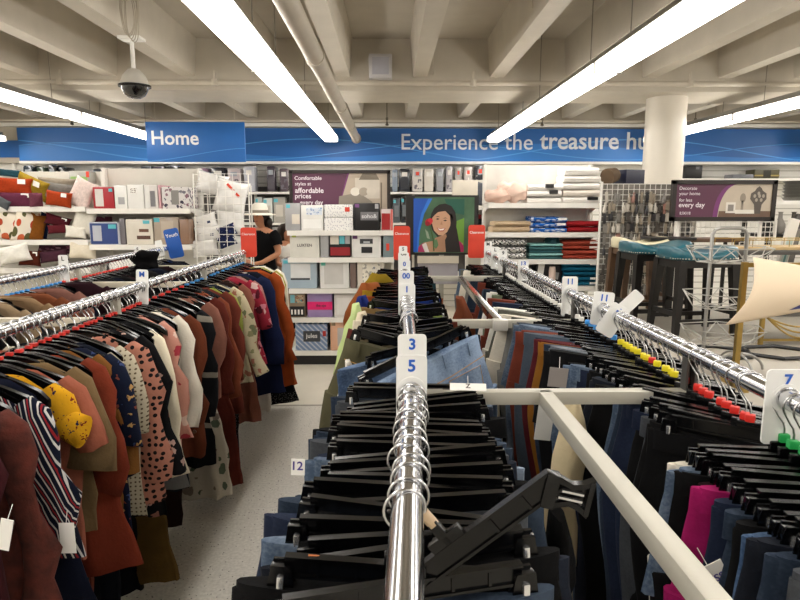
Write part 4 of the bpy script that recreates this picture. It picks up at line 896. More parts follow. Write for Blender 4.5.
tag(sheet, 'big cream sheet of card curling over the furniture beside the pants rail', 'sign')
mb = MB(); mb.grid(lambda u, v: sh(.42 + .4 * u + .16 * (1 - v) , .6 + .3 * v) + Vector((0, -.006, 0)), 8, 6); mb.build('printed_mark', plain('#2d3a7d', .5), sheet)
mb = MB(); mb.grid(lambda u, v: sh(.52 + .3 * u + .06 * (1 - v) , .72 + .08 * v) + Vector((0, -.009, 0)), 8, 3); mb.build('printed_mark', PAPER, sheet)
# black hexagon frames lying on the platform
for px, lab in ((716, 'by the wire stand'), (778, 'by the picture edge')):
    c = PZ(px, 352, ZT + .012); mb = MB()
    pts = [(.21 * cos(pi / 3 * i + .2), .16 * sin(pi / 3 * i + .2), 0) for i in range(6)]
    for i in range(6): mb.tube([pts[i], pts[(i + 1) % 6]], .011, 4)
    tag(mb.build('hexagon_frame', BLACKM, None, c), f'black hexagon metal frame lying flat on the platform {lab}', 'frame')

# gadget wall of wire grids beyond the stools
def grid_rack(label, px0, px1, py0, py1, Y, step=.05, backing=False):
    A, B = P(px0, py0, Y), P(px1, py1, Y); t = thing('wire_rack', label, 'rack', (0, 0, 0)); mb = MB(); wire_grid(mb, A.x, B.x, max(.1, B.z), A.z, Y, step); mb.build('grid', WWIRE, t)
    if backing: MB().box(((A.x + B.x) / 2, Y + .03, (A.z + max(.1, B.z)) / 2), (B.x - A.x, .02, A.z - max(.1, B.z))).build('backing', plain('#77726a', .7, 0, .35, scale=14), t)
    for q in (A.x, B.x): MB().tube([(q, Y, 0), (q, Y, A.z + .02)], .012, 8).build('post', WWIRE, t)
    MB().box(((A.x + B.x) / 2, Y, .015), (B.x - A.x, .35, .03)).build('foot', WWIRE, t)
    return A, B
A, B = grid_rack('white wire grid hung with small packaged trinkets behind the stools', 602, 690, 184, 300, 5.75, .05, True)
packs = [MB().box((0, -.012, -.05), (.045, .02, .075), bev=.004).box((0, -.006, -.005), (.05, .003, .025)).tube([(0, 0.01, .01), (0, -.05, .015)], .002, 4).mesh('hanging_pack', WHITE),
         MB().lathe([(.002, -.11), (.018, -.1), (.02, -.05), (.008, -.03), (.007, 0), (.002, .003)], (0, -.02, 0), 10).tube([(0, .01, .0), (0, -.05, .005)], .002, 4).mesh('hanging_pack', WHITE),
         MB().box((0, -.012, -.06), (.03, .012, .11), bev=.003).tube([(0, .01, .0), (0, -.04, .003)], .002, 4).mesh('hanging_pack', WHITE)]
pc = [('#2b2a2c', 'black'), ('#77736d', 'grey'), ('#bdb6aa', 'pale'), ('#4b4640', 'dark grey'), ('#8d8272', 'tan'), ('#8fb0ad', 'pale teal'), ('#9c7468', 'dusty pink'), ('#d9d6d0', 'white')]
rr = random.Random(3)
for r_ in range(11):
    for c_ in range(21):
        if rr.random() < .12: continue
        col, nm = rr.choice(pc[:5] if rr.random() < .85 else pc)
        z = A.z - .08 - .098 * r_ + rr.uniform(-.012, .012); x = A.x + .04 + (B.x - A.x - .08) * c_ / 20 + rr.uniform(-.01, .01)
        o = obj('hanging_pack', rr.choice(packs), None, (x, 5.74, z), (0, rr.uniform(-.1, .1), 0), plain(col, .35, 0, .1), (.9,) * 3)
        tag(o, f'{nm} trinket pack hanging on the white wire grid behind the stools', 'packet', f'{nm} packs on the trinket grid')
grid_rack('white wire grid panel under the purple decorate sign', 676, 772, 222, 262, 5.3, .045)
# ledge goods on the far wall by the column
zl = P(400, 186, 6.6).z
t = thing('display_ledge', 'white ledge near the round column carrying boxes', 'shelf', (0, 0, 0))
xa, xb = P(601, 186, 6.4).x, P(672, 186, 6.4).x
MB().box(((xa + xb) / 2, 6.6, zl - .015), (xb - xa, .36, .03)).build('shelf', SHELFM, t)
for q in (xa + .03, xb - .03): MB().tube([(q, 6.75, 0), (q, 6.75, zl)], .015, 8).build('post', SHELFM, t)
MB().lathe([(.085, 0), (.087, .012), (.08, .08), (.075, .13), (.065, .13)], n=28).build('lampshade', plain('#5d4a36', .8, 0, .1), None, (0, 0, 0))
ls = bpy.context.scene.objects['lampshade']; ls.location = (P(606, 176, 6.45).x, 6.42, zl + .09); ls.rotation_euler = (0, pi / 2 - .2, .6); tag(ls, 'brown drum lampshade lying on its side next to the white towels', 'lampshade')
q = P(630, 180, 6.5); tag(MB().box((0, 0, .085), (.26, .26, .17), bev=.008).build('storage_box', plain('#161a33', .35), None, (q.x, 6.6, zl), (0, 0, .4)), 'navy box on the ledge beside the round column', 'box')
zl2 = P(400, 178, 9.3).z
t = thing('wall_ledge', 'white slatwall ledge beyond the column', 'shelf', (0, 0, 0)); xa, xb = P(672, 178, 9.3).x, P(830, 178, 9.3).x
MB().box(((xa + xb) / 2, 9.56, zl2 - .015), (xb - xa, .38, .03)).build('shelf', SHELFM, t)
for q in (xa + .3, (xa + xb) / 2, xb - .3): MB().box((q, 9.6, zl2 - .09), (.02, .3, .15)).build('bracket', SHELFM, t)
pack('storage_box', 'black box on the wall ledge just past the column', 'box', 686, 703, 165, zl2, 9.42, .25, DRK, [(.6, .8, .7, .9, plain('#6f6d70', .4))])
pack('suitcase', 'olive and gold flat case on the wall ledge above the decorate sign', 'case', 755, 780, 169, zl2 + .002, 9.42, .25, plain('#55503a', .4), [(0, 1, .25, .4, plain('#a08f58', .4)), (.35, .65, .1, .9, plain('#2c2a22', .4))])
pack('tray', 'flat grey tray on the wall ledge above the decorate sign', 'tray', 733, 754, 174, zl2 + .002, 9.42, .25, plain('#7d7f86', .4))
# shelf by the picture edge
zs = P(400, 201, 5.9).z; xa = P(776, 201, 5.6).x
t = thing('display_shelf', 'white shelf with black uprights past the decorate sign', 'shelf', (0, 0, 0))
MB().box((xa + .6, 5.9, zs - .015), (1.2, .45, .035)).build('shelf', plain('#f1efe9', .4), t)
MB().box((xa + .6, 5.9, zs - .33), (1.2, .45, .03)).build('shelf', ESP, t); MB().box((xa + .6, 5.9, .4), (1.2, .45, .03)).build('shelf', ESP, t)
for q in (xa + .02, xa + 1.18):
    for y in (5.7, 6.1): MB().box((q, y, zs / 2), (.035, .035, zs)).build('upright', ESP, t)
for i in range(6):
    o = MB().lathe([(.10, 0), (.125, .028), (.13, .03)], n=24).build('grey_bowl', plain('#77756f', .35, .3), None, (P(797, 190, 5.85).x, 5.85, zs + .004 + .031 * i)); o.name = 'metal_bowl'
    tag(o, 'grey metal bowl in the stack on the white shelf', 'bowl', 'stacked grey bowls')
for i, (dx, c, nm) in enumerate(((.08, '#2a2826', 'black'), (.2, '#8f8a84', 'silver'), (.33, '#4a433b', 'brown'), (.46, '#c9c3b8', 'cream'))):
    o = MB().lathe([(.03, 0), (.045, .02), (.05, .09), (.02, .15), (.018, .2), (.026, .21)], n=18).build('vase', plain(c, .3), None, (xa + dx, 5.82, zs - .314)); tag(o, f'{nm} vase on the dark shelf under the white one', 'vase')
q = P(713, 0 + 225, 5.0)
pf = pack('framed_print', 'white picture frame with teal sprig leaning beside the decorate sign', 'picture', 773, 783, 217, ZT + .001, 4.8, .04, plain('#dcd8d0', .4), [(.2, .8, .2, .8, plain('#b9c8c2', .5)), (.4, .6, .3, .7, plain('#5c8a88', .5))], tilt=.2)
pack('framed_print', 'dark picture frame standing next to the white sprig frame', 'picture', 784, 792, 213, ZT + .001, 4.82, .04, plain('#3d3a37', .4), [(.2, .8, .15, .85, plain('#77746e', .5))], tilt=.15)

# ------------------------------------------------------------------ clothes racks
RZ = 1.28; RR = .02
CA, CB = PZ(404, 600, RZ), PZ(403, 256, RZ)
CM = PZ(412.5, 366, RZ)
def cx_at(y): return CA.x + (CM.x - CA.x) * (y - CA.y) / (CM.y - CA.y) if y < CM.y else CM.x + (CB.x - CM.x) * (y - CM.y) / (CB.y - CM.y)
RX = .765; LX1 = -1.15; LX2 = -1.92
BARM = plain('#b9b5a8', .4, .15, .05, bmp=.05)
def bar(p0, p1, name, mat, parent, w=.034, h=.034):
    p0, p1 = Vector(p0), Vector(p1); d = (p1 - p0); L = d.length; c = (p0 + p1) / 2
    return MB().box((0, 0, 0), (w, L, h), bev=.003).build(name, mat, parent, c, (0, 0, atan2(-d.x, d.y)))
t = thing('clothes_rack', 'double chrome pants rack with grey square cross frame, nearest the viewer', 'clothes rack', (0, 0, 0))
MB().tube([(cx_at(-.3), -.3, RZ), (cx_at(1.2), 1.2, RZ), (CM.x, CM.y, RZ), (cx_at(1.6), 1.6, RZ), (CB.x, 4.55, RZ)], RR, 20).build('rail', CHROME, t)
MB().tube([(RX, -.3, RZ), (RX, 4.8, RZ)], RR, 20).build('rail', CHROME, t)
ZB = 1.165
for i, y in enumerate((-.1, 1.475, 2.43, 3.97)):
    bar((cx_at(y) - .0, y, ZB), (RX, y, ZB), 'crossbar', BARM, t)
    for x in (cx_at(y), RX):
        mb = MB().box((x, y, ZB / 2), (.03, .03, ZB)); mb.build('post', PUTTY, t)
        sl = MB().box((x - .011, y, (ZB + RZ) / 2), (.006, .028, RZ - ZB)).box((x + .011, y, (ZB + RZ) / 2), (.006, .028, RZ - ZB)).box((x, y + .012, (ZB + RZ) / 2), (.022, .004, RZ - ZB)); sl.build('slotted_bracket', plain('#55534f', .4, .5), t)
bar((.395, -.1, ZB), (.395, 1.475, ZB), 'centre_bar', BARM, t)
bar((.45, 2.43, ZB), (.47, 3.97, ZB), 'centre_bar', CHROME, t)
MB().box((.45, 2.41, ZB), (.06, .05, .045), bev=.006).build('joint', plain('#c9c6bf', .35, .3), t)
for x in (.02, RX): bar((x, -.3, .06), (x, 4.5, .06), 'base_rail', PUTTY, t)
for i, y in enumerate((-.1, 1.475, 2.43, 3.97)): bar((.02, y, .06), (RX, y, .06), 'base_rail', PUTTY, t)
t = thing('clothes_rack', 'double chrome rack of tops along the aisle', 'clothes rack', (0, 0, 0))
MB().tube([(LX1, -.3, RZ), (LX1, 4.75, RZ)], RR, 20).build('rail', CHROME, t)
MB().tube([(LX2, -.3, RZ), (LX2, 5.2, RZ)], RR, 20).build('rail', CHROME, t)
for y in (-.1, 2.5, 3.7, 4.72):
    bar((LX2, y, ZB), (LX1, y, ZB), 'crossbar', plain('#cfc6b2', .5), t)
    for x in (LX1, LX2): MB().box((x, y, RZ / 2), (.03, .03, RZ - .01)).build('post', PUTTY, t)
for x in (LX1, LX2): bar((x, -.3, .06), (x, 4.75, .06), 'base_rail', PUTTY, t)

# hangers
HZ = -.0046
HOOKM = plain('#cfd0d2', .2, 1.0, .03)
def hook_pts():
    pts = []
    for a in range(-35, 221, 15): pts.append((.0265 * cos(radians(a)), 0, HZ + .0265 * sin(radians(a))))
    pts += [(-.012, 0, HZ - .031), (-.003, 0, HZ - .043), (0, 0, HZ - .055), (0, 0, -.094)]
    return pts
hook_me = MB().tube(hook_pts(), .0021, 6).mesh('hook', HOOKM, 80)
marker_me = MB().box((0, 0, -.078), (.019, .015, .017), bev=.003).box((0, 0, -.0885), (.008, .008, .01)).mesh('size_marker', WHITE)
bmb = MB().box((0, 0, -.101), (.31, .013, .004)).box((0, 0, -.1265), (.31, .013, .004)).box((0, 0, -.114), (.31, .006, .024))
bmb.box((0, 0, -.094), (.05, .012, .018), bev=.003)
for x in (-.11, -.06, .06, .11): bmb.box((x, 0, -.114), (.004, .011, .02))
bar_me = bmb.mesh('bar', BLACKP)
def clip_mesh():
    mb = MB()
    for s in (-1, 1):
        prof = [(-.019, -.028), (-.015, 0.0), (-.013, .012), (.013, .012), (.015, 0), (.019, -.028), (.017, -.033), (-.017, -.033)]
        mb.rings([[Vector((x, s * (.005 + .002 * (z > 0)), z)) for x, z in prof], [Vector((x, s * (.0085 + .003 * (z > 0)), z)) for x, z in prof]])
    mb.box((0, 0, -.004), (.03, .014, .026), bev=.002)
    return mb.mesh('clip', BLACKP)
clip_me = clip_mesh()
spring_me = MB().box((0, 0, 0), (.009, .0275, .020), bev=.002).mesh('spring', plain('#e5e6e8', .25, .9))
def clip_hanger(x, y, z, rz, label, group, mark=None, roll=0.0, detail=True):
    t = thing('clip_hanger', label, 'hanger', (x, y, z), (0, roll, rz), group)
    obj('hook', hook_me, t); obj('bar', bar_me, t)
    if mark: obj('size_marker', marker_me, t, mat=mark)
    for s in (-1, 1):
        c = obj('clip', clip_me, t, (s * .158, 0, -.122), (0, 0, 0))
        if detail: obj('spring', spring_me, c, (0, 0, -.012))
    return t
arm = MB()
for s in (-1, 1):
    arm.rings([[Vector((x, yy * k, z + zz * k)) for yy, zz in ((-.006, -.012), (.006, -.012), (.006, .012), (-.006, .012))] for x, z, k in ((0, -.094, 1.3), (s * .05, -.100, 1.2), (s * .12, -.124, 1.1), (s * .18, -.152, 1.2), (s * .205, -.172, .9))])
arm.box((0, 0, -.19), (.30, .008, .012)).box((-.15, 0, -.168), (.008, .008, .045)).box((.15, 0, -.168), (.008, .008, .045))
arm_me = arm.mesh('shoulder_arms', BLACKP)
def top_hanger(x, y, z, rz, label, group, mark=None):
    t = thing('top_hanger', label, 'hanger', (x, y, z), (0, random.uniform(-.05, .05), rz), group)
    obj('hook', hook_me, t); obj('shoulder_arms', arm_me, t)
    if mark: obj('size_marker', marker_me, t, mat=mark)
    return t

# pants
def pants_mesh(seed, w=.35, th=.032, L=.95, legw=.17, flare=0.0):
    r = random.Random(seed); mb = MB(); n = 28; ph = [r.uniform(0, 6.28) for _ in range(6)]
    def ring(cx_, a, b_, z, k, fold):
        out = []
        for i in range(n):
            th_ = 2 * pi * i / n; c, s_ = cos(th_), sin(th_)
            f = 1 + fold * (.5 * sin(3 * th_ + ph[0] + 9 * z) + .5 * sin(5 * th_ + ph[1] - 14 * z))
            x = cx_ + a * (abs(c) ** .75) * (1 if c > 0 else -1); y = b_ * (abs(s_) ** .8) * (1 if s_ > 0 else -1) * f + .012 * fold * 3 * sin(11 * z + ph[2] + 5 * x)
            out.append(Vector((x, y, z + (.006 * sin(7 * x + ph[3]) if k else 0))))
        return out
    body = [ring(0, w / 2, th * .45, 0, 1, .1), ring(0, w / 2, th * .55, -.01, 1, .1), ring(0, w / 2 * 1.0, th * .6, -.045, 1, .15)]
    for j in range(1, 7): z = -.045 - .035 * j; body.append(ring(0, w / 2 * (1 + .035 * j / 1.6), th * (.6 + .07 * j), z, 0, .25))
    mb.rings(body, cap=True)
    for s in (-1, 1):
        lg = []
        for j in range(14):
            f = j / 13; z = -.2 - (L - .2) * f; hw_ = (legw / 2 * 1.12) * (1 - f) + f * (legw / 2 * (.62 + flare)); cc = s * (w * .275 + .012) - s * .02 * f + .006 * sin(6 * f + ph[4])
            lg.append(ring(cc, hw_, th * (.85 - .15 * f), z, 0, .3))
        mb.rings(lg)
    return mb.mesh('pants', WHITE, 80)
PANTS = [pants_mesh(i, .33 + .015 * i, .03 + .003 * (i % 2), .9 + .03 * (i % 3)) for i in range(5)]
PANTS_W = [pants_mesh(10 + i, .34, .034, .93, .19, .5) for i in range(2)]
belt_me = MB().rings([[Vector((.176 * (abs(cos(a)) ** .75) * (1 if cos(a) > 0 else -1), .021 * (abs(sin(a)) ** .8) * (1 if sin(a) > 0 else -1), z)) for a in [2 * pi * i / 28 for i in range(28)]] for z in (-.042, -.038, .002, .006)]).mesh('waistband', WHITE, 60)
def pants(x, y, z, rz, mat, label, group=None, roll=0.0, k=None, name='jeans', cat='trousers', sx=1.0, sy=1.0, band=None):
    me = PANTS[random.randrange(5) if k is None else k] if (k is None or k < 5) else PANTS_W[k - 5]
    o = obj(name, me, None, (x, y, z), (0, roll, rz), mat, (sx, sy, 1)); tag(o, label, cat, group)
    obj('waistband', belt_me, o, mat=band or mat)
    return o
D_DK = denim('#151b28', '#3d4a66', .3); D_MD = denim('#26374f', '#6c829e', .45); D_LT = denim('#566f8e', '#a3b3c6', .5); D_BK = fabric('#121214'); D_GY = denim('#4c5158', '#8d939a', .4); D_NV = denim('#1d2a47', '#4c6390', .35)
KHAK = fabric('#6f6b4d', .15); RUSTF = fabric('#93402d'); AMBR = fabric('#b2701f'); CRM = fabric('#d0c8b8', .08)
PN = {'blue denim': D_MD, 'dark indigo denim': D_NV, 'pale blue denim': D_LT, 'black': D_BK, 'charcoal': D_GY, 'very dark denim': D_DK}
def zone(names): return random.choice(names)

# G1: the tight pack before the size cards (middle rail)
g = 'hangers in the tight pack at the near end of the middle rail'
ys = [.70 + .0365 * i for i in range(24)]
for i, y in enumerate(ys):
    if abs(y - 1.475) < .02: continue
    rz = random.uniform(-.2, .2); roll = random.uniform(-.09, .09); dx = random.uniform(-.02, .02)
    yy = y + random.uniform(-.006, .006)
    clip_hanger(cx_at(yy) + dx * .3, yy, RZ, rz, 'black plastic clip hanger packed tightly before the size 5 card on the middle rail', g, None, roll)
    nm = ['blue denim', 'dark indigo denim', 'black', 'blue denim', 'pale blue denim', 'black', 'charcoal', 'very dark denim'][(i * 5) % 8]
    pants(cx_at(yy) - roll * .146, yy, RZ - .146, rz, PN[nm], f'{nm} pants in the tight pack of hangers nearest the viewer', f'{nm} pants in the near pack', roll, sx=random.uniform(1.1, 1.24), sy=.85)
# loose hanger lying over the pack
lc = P(457, 551, .70)
t = thing('clip_hanger', 'loose black clip hanger lying tilted across the pack with an empty clip and beige stub', 'hanger', (lc.x, .70, lc.z), (0, -radians(41), -.12))
obj('bar', bar_me, t, (0, 0, .114)); 
obj('shaft', MB().box((0, 0, .03), (.014, .012, .04), bev=.002).mesh('shaft', BLACKP), t)
obj('size_marker', MB().tube([(0, 0, .045), (0, 0, .066)], .0075, 12).mesh('size_marker', BEIM), t)
cmb = MB()
for s in (-1, 1): cmb.rings([[Vector((x, yy, z)) for yy, z in ((-.006, -s * 0 + z0 - .004), (.006, z0 - .004), (.006, z0 + .004), (-.006, z0 + .004))] for x, z0 in ((0, s * .021), (.012, s * .018), (.03, s * .012), (.045, s * .016), (.058, s * .024))])
cmb.box((.056, 0, 0), (.008, .014, .05), bev=.002).box((.0, 0, 0), (.02, .018, .05), bev=.003).box((.03, .004, 0), (.05, .004, .022))
cl = obj('clip', cmb.mesh('clip', BLACKP), t, (.143, 0, -.006), (0, .9, 0), scale=(.85, 1, .9))
obj('spring', MB().box((.03, -.004, .004), (.034, .004, .003)).box((.03, -.004, -.006), (.034, .004, .003)).mesh('spring', plain('#e5e6e8', .2, .9)), cl)
obj('clip', clip_me, t, (-.158, 0, 0)); 

# size cards
def size_card(x, y, txt, label, w=.062, up=.065, dn=.06, roll=0.0, rz=0.0, col=BLUEINK):
    t = thing('size_card', label, 'size divider', (x, y, RZ), (0, roll, rz)); r = .009; pts = []
    for cx_, cz, a0 in ((w / 2 - r, up - r, 0), (-w / 2 + r, up - r, 90), (-w / 2 + r, -dn + r, 180), (w / 2 - r, -dn + r, 270)):
        for k in range(5): a = radians(a0 + 22.5 * k); pts.append((cx_ + r * cos(a), cz + r * sin(a)))
    MB().prism(pts, -.002, .002).build('plate', WHITEP, t)
    MB().lathe([(.024, -.004), (.030, -.004), (.030, .004), (.024, .004)], n=24, cap=False).build('collar', WHITEP, t, rot=(pi / 2, 0, 0))
    
    if txt: text(txt, t, (0, -.0035, up - .021), None, col, .03, height=.025)
    return t
size_card(cx_at(1.165), 1.165, '5', 'white size card with blue 5, nearest of all on the middle rail', up=.074)
size_card(cx_at(1.26), 1.26, '3', 'white size card with blue 3 behind the 5 card', up=.096)
size_card(cx_at(2.33), 2.33, '1', 'white size card with blue 1 past the big light blue jeans', w=.066)
size_card(cx_at(2.55), 2.55, '00', 'white size card with blue 00 just behind the 1 card', w=.066, up=.092)
size_card(cx_at(3.3), 3.3, '0', 'white size card with blue 0 further along the middle rail', w=.066, up=.07)
size_card(cx_at(3.42), 3.42, '', 'blank white size card with blue strip behind the 0 card', w=.06, up=.085)
size_card(cx_at(3.9), 3.9, 'XS', 'white size card with letters XS near the far end of the middle rail', w=.07, col=DRK)
size_card(cx_at(4.3), 4.3, 'S', 'last white size card on the middle rail before the clearance sign', w=.06, up=.08, col=DRK)
size_card(RX, 1.105, '7', 'large white size card with blue 7 close to the viewer', w=.082, up=.058, dn=.092)
size_card(RX - .01, 1.97, '6', 'white size card with blue 6 tipped over on the furniture-side rail', w=.062, up=.042, dn=.072, roll=radians(30), rz=-.3)
tt = size_card(RX + .02, 2.02, '', 'blank white size card flipped up above the rail, crossing the tipped 6 card', w=.045, up=.10, dn=.03, roll=radians(42), rz=-.3)
size_card(RX, 2.12, '11', 'white size card with blue 11 just behind the tipped 6 card', w=.075, up=.062, roll=.1)
size_card(RX, 2.52, '11', 'upright white size card with blue 11 further along the furniture-side rail', w=.066, up=.07, dn=.1)
size_card(RX, 3.42, '13', 'white size card with 13 in front of the striped towels', w=.06, up=.06, dn=.06)
size_card(RX, 4.05, '9', 'small white size card third from the far end by the clearance sign', w=.06, up=.07, dn=.09, col=DRK)
size_card(RX, 4.35, 'L', 'small white size card second from the far end by the clearance sign', w=.06, up=.07, dn=.09, col=DRK)
size_card(RX, 4.68, 'M', 'small white size card right against the far clearance sign', w=.06, up=.09, dn=.09, col=DRK)
size_card(LX1, 2.78, 'M', 'white size card with blue M on the aisle tops rail', w=.055, up=.075, dn=.09, roll=.05)
size_card(LX2, 3.55, 'L', 'white size card with L on the second tops rail', w=.055, up=.08, dn=.1, col=DRK)
size_card(LX2, 4.6, 'S', 'small white size card near the blue department sign', w=.055, up=.06, dn=.05, col=DRK)
size_card(LX2, 5.05, '', 'blank white size card propped against the blue department sign', w=.06, up=.08, dn=.05, roll=-.2)

# G2: hangers around the big jeans
g = 'hangers between the size 3 and size 1 cards'
lab2 = 'black clip hanger between the 3 and 1 size cards on the middle rail'
hz = RZ - .146
yaw = radians(32)
for y, rz, roll in ((1.92, .55, -.27), (2.06, -.12, .25), (2.0, .55, -.08), (2.12, -.25, .15), (2.155, .35, -.05), (2.185, .3, -.12), (2.215, -.1, .15), (2.24, .1, -.05), (2.265, -.22, .1), (2.285, .15, -.1), (2.305, 0, .04)):
    hh = clip_hanger(cx_at(y), y, RZ, rz, lab2, g, YELM if y == 2.24 else None, roll)
    if y == 1.92: hh.scale = (1.3, 1, 1); hh['label'] = 'wide black clip hanger holding the big light blue jeans'; del hh['group']
HJ = denim('#5d7ba6', '#a9c0de', .6)
def hero_jeans(x, y, z, rz, roll, label, mat, k, pocket=True, sx=1.28):
    o = pants(x, y, z, rz, mat, label, None, roll, k, sx=sx)
    if pocket:
        stitch = plain('#b58a4a', .7)
        for s in (-1, 1):
            pk = MB(); pts = [(s * .09 - .055, -.085), (s * .09 + .055, -.085), (s * .09 + .052, -.17), (s * .09, -.2), (s * .09 - .052, -.17)]
            pk.rings([[Vector((x_, -.031 + q, z_)) for x_, z_ in pts] for q in (0, -.004)]); p = pk.build('pocket', mat, o)
            MB().tube([(pts[i % 5][0] * .97 + s * .0027, -.0362, pts[i % 5][1]) for i in range(6)], .0012, 4).build('stitching', stitch, p)
        MB().tube([(-.17, -.028, -.062), (-.05, -.030, -.075), (.05, -.030, -.075), (.17, -.028, -.062)], .0016, 4).build('stitching', stitch, o)
        for bx in (-.13, -.045, .045, .13): MB().box((bx, -.0235, -.018), (.012, .006, .05), bev=.001).build('belt_loop', mat, o)
    return o
hero_jeans(cx_at(1.92) + .06, 1.92, hz + .006, .55, -.27, 'big pair of light blue jeans turned toward the viewer beyond the 3 card', HJ, 1)
hero_jeans(cx_at(2.0) - .04, 2.0, hz, .55, -.08, 'mid blue jeans directly behind the light blue pair by the 3 card', denim('#4a6690', '#8da9cf', .5), 2, False)
hero_jeans(cx_at(2.06) - .045, 2.06, hz, -.12, .25, 'olive green pants hanging beside the size 3 card', KHAK, 3, True, .98)
hero_jeans(cx_at(2.12) - .03, 2.12, hz, -.25, .15, 'tan pants just behind the olive green pair', fabric('#8c7a5a'), 0, False, 1.0)
for y, m, nm in ((2.16, D_BK, 'black'), (2.19, D_DK, 'very dark denim'), (2.24, D_GY, 'charcoal'), (2.285, D_BK, 'black')):
    pants(cx_at(y), y, hz, 0, m, f'{nm} pants between the size 3 and size 1 cards', f'{nm} pants between the 3 and 1 cards')
# G3: far part of the middle rail
g = 'hangers beyond the size 1 card on the middle rail'
cols3 = [('rust brown', '#6f2f1c'), ('cream', '#cfc5ae'), ('lime green', '#a9bf5e'), ('tan', '#a9824f'), ('royal blue', '#1f3f9c'), ('black', '#131315'), ('burnt orange', '#c25a1e'), ('mustard yellow', '#c79c1f'), ('grey plaid', '#6d6a72'), ('dark teal', '#23424a'), ('maroon', '#571c26'), ('charcoal', '#33353a')]
y = 2.40; i = 0
while y < 4.5:
    rz = random.uniform(-.3, .3); roll = random.uniform(-.14, .14)
    clip_hanger(cx_at(y), y, RZ, rz, 'black clip hanger in the tangled far half of the middle rail', g, None, roll, detail=y < 3.2)
    if i % 2 == 0:
        nm, c = cols3[(i // 2) % 12]
        pants(cx_at(y) - .02 + random.uniform(-.02, .02), y, hz + random.uniform(-.01, .02), rz, fabric(c), f'{nm} pants hanging in the far half of the middle rail', f'{nm} pants on the far middle rail', roll, sx=random.uniform(1.05, 1.2), name='trousers')
    y += random.uniform(.06, .085); i += 1
def hung_throw(label, pxa, pya, Y, w, L, mat, lean=0.0, cat='garment', name='hanging_garment'):
    c = P(pxa, pya, Y); mb = MB(); n = 20; rings = []
    for j in range(12):
        f = j / 11; z = -L * f; hw = w * (.35 + .65 * min(1, f * 4)) * (1 + .1 * sin(5 * f)); th_ = .03 + .01 * sin(7 * f)
        rings.append([Vector((hw * cos(2 * pi * i / n) + lean * f + .01 * sin(9 * f), th_ * sin(2 * pi * i / n) * (1 + .3 * sin(6 * pi * i / n + 4 * f)), z)) for i in range(n)])
    mb.rings(rings)
    for v in mb.bm.verts: v.co += noise.noise_vector(v.co * 14 + Vector((pxa, 0, 0))) * min(.02, w * .3)
    return tag(mb.build(name, mat, None, c, sharp=80), label, cat)
hung_throw('mustard yellow blouse draped on the far middle rail hangers', 379, 273, 3.75, .13, .5, fabric('#b8961f'))
hung_throw('burnt orange blouse below the mustard one on the middle rail', 370, 284, 3.4, .14, .6, fabric('#b8622a'))
hung_throw('royal blue blouse sleeve rounding the end of a middle rail hanger', 362, 296, 3.0, .06, .55, fabric('#1b2f86'), -.05)
hung_throw('lime striped top hanging off the end of a middle rail hanger', 356, 304, 2.75, .045, .6, fabric('#b4c784'), -.09)
hung_throw('cream knit top edge on the middle rail under the lime one', 362, 312, 2.6, .05, .6, fabric('#c2b49a'), -.08)
hung_throw('dark red top edge on the middle rail', 352, 330, 2.5, .05, .7, fabric('#5e2117'), -.1)
hung_throw('white folded tee end peeking beside the olive pants', 348, 360, 1.98, .022, .3, fabric('#d8d3c8', .05), -.02)
hung_throw('rust knit sleeve on the furniture side of the far middle rail', 460, 297, 2.75, .05, .5, fabric('#8a4426'), .05)

# R: furniture-side rail
def rhang(y, rzd, mark, label, group, roll=0.0, det=True):
    return clip_hanger(RX, y, RZ, radians(rzd), label, group, mark, roll, det)
def rpants(y, rzd, mat, label, group=None, roll=0.0, k=None, sx=1.05, name='jeans', sy=1.0):
    out = 1.78 < y < 2.9
    return pants(RX - .146 * sin(roll) - .06 * out, y + .045 * out, hz + .03 * out, radians(rzd), mat, label, group, roll, k, name=name, sx=sx, sy=sy)
near = [(1.10, 'white', CRM, None), (1.068, 'faded blue', D_LT, None), (1.036, 'black distressed', D_BK, None), (1.005, 'dark maroon', fabric('#2e1018'), None), (.972, 'hot pink', fabric('#c4156e', .08), None), (.94, 'deep indigo', D_NV, None), (.905, 'mid blue denim', D_MD, None), (.872, 'plain black', D_BK, None), (.838, 'clear blue denim', denim('#41628f', '#8daad2', .4), None), (.80, 'near-black denim', D_DK, None), (.765, 'steel blue denim', D_MD, None), (.73, 'dark grey', D_GY, None)]
for i, (y, nm, m, _) in enumerate(near):
    rzd = random.uniform(-14, -4); roll = random.uniform(-.03, .05)
    rhang(y, rzd, GRNM if y > .9 else None, 'black clip hanger with green marker before the size 7 card' if y > .9 else 'black clip hanger without marker at the near end of the furniture-side rail', 'hangers before the 7 card' if y > .9 else 'unmarked hangers at the near end of the furniture-side rail', roll)
    rpants(y, rzd, m, f'{nm} pants hanging before the size 7 card on the furniture-side rail', None, roll, sx=1.17 if 'pink' in nm else random.uniform(1.1, 1.2))
reds = [(1.20, 'black', D_BK), (1.232, 'black', D_BK), (1.264, 'charcoal', D_GY), (1.296, 'black', D_BK), (1.33, 'dark indigo denim', D_NV), (1.365, 'dark indigo denim', D_NV), (1.40, 'blue denim', D_MD), (1.43, 'pale blue denim', D_LT)]
for i, (y, nm, m) in enumerate(reds):
    y += random.uniform(-.012, .012); rzd = random.uniform(-46, -36); roll = random.uniform(-.02, .04)
    rhang(y, rzd, REDM, 'black clip hanger with red marker between the 7 card and the grey bracket', 'red marker hangers on the furniture-side rail', roll)
    rpants(y, rzd, m, f'{nm} pants hanging by the grey centre bar under the red markers', f'{nm} pants under the red markers', roll, sx=1.1)
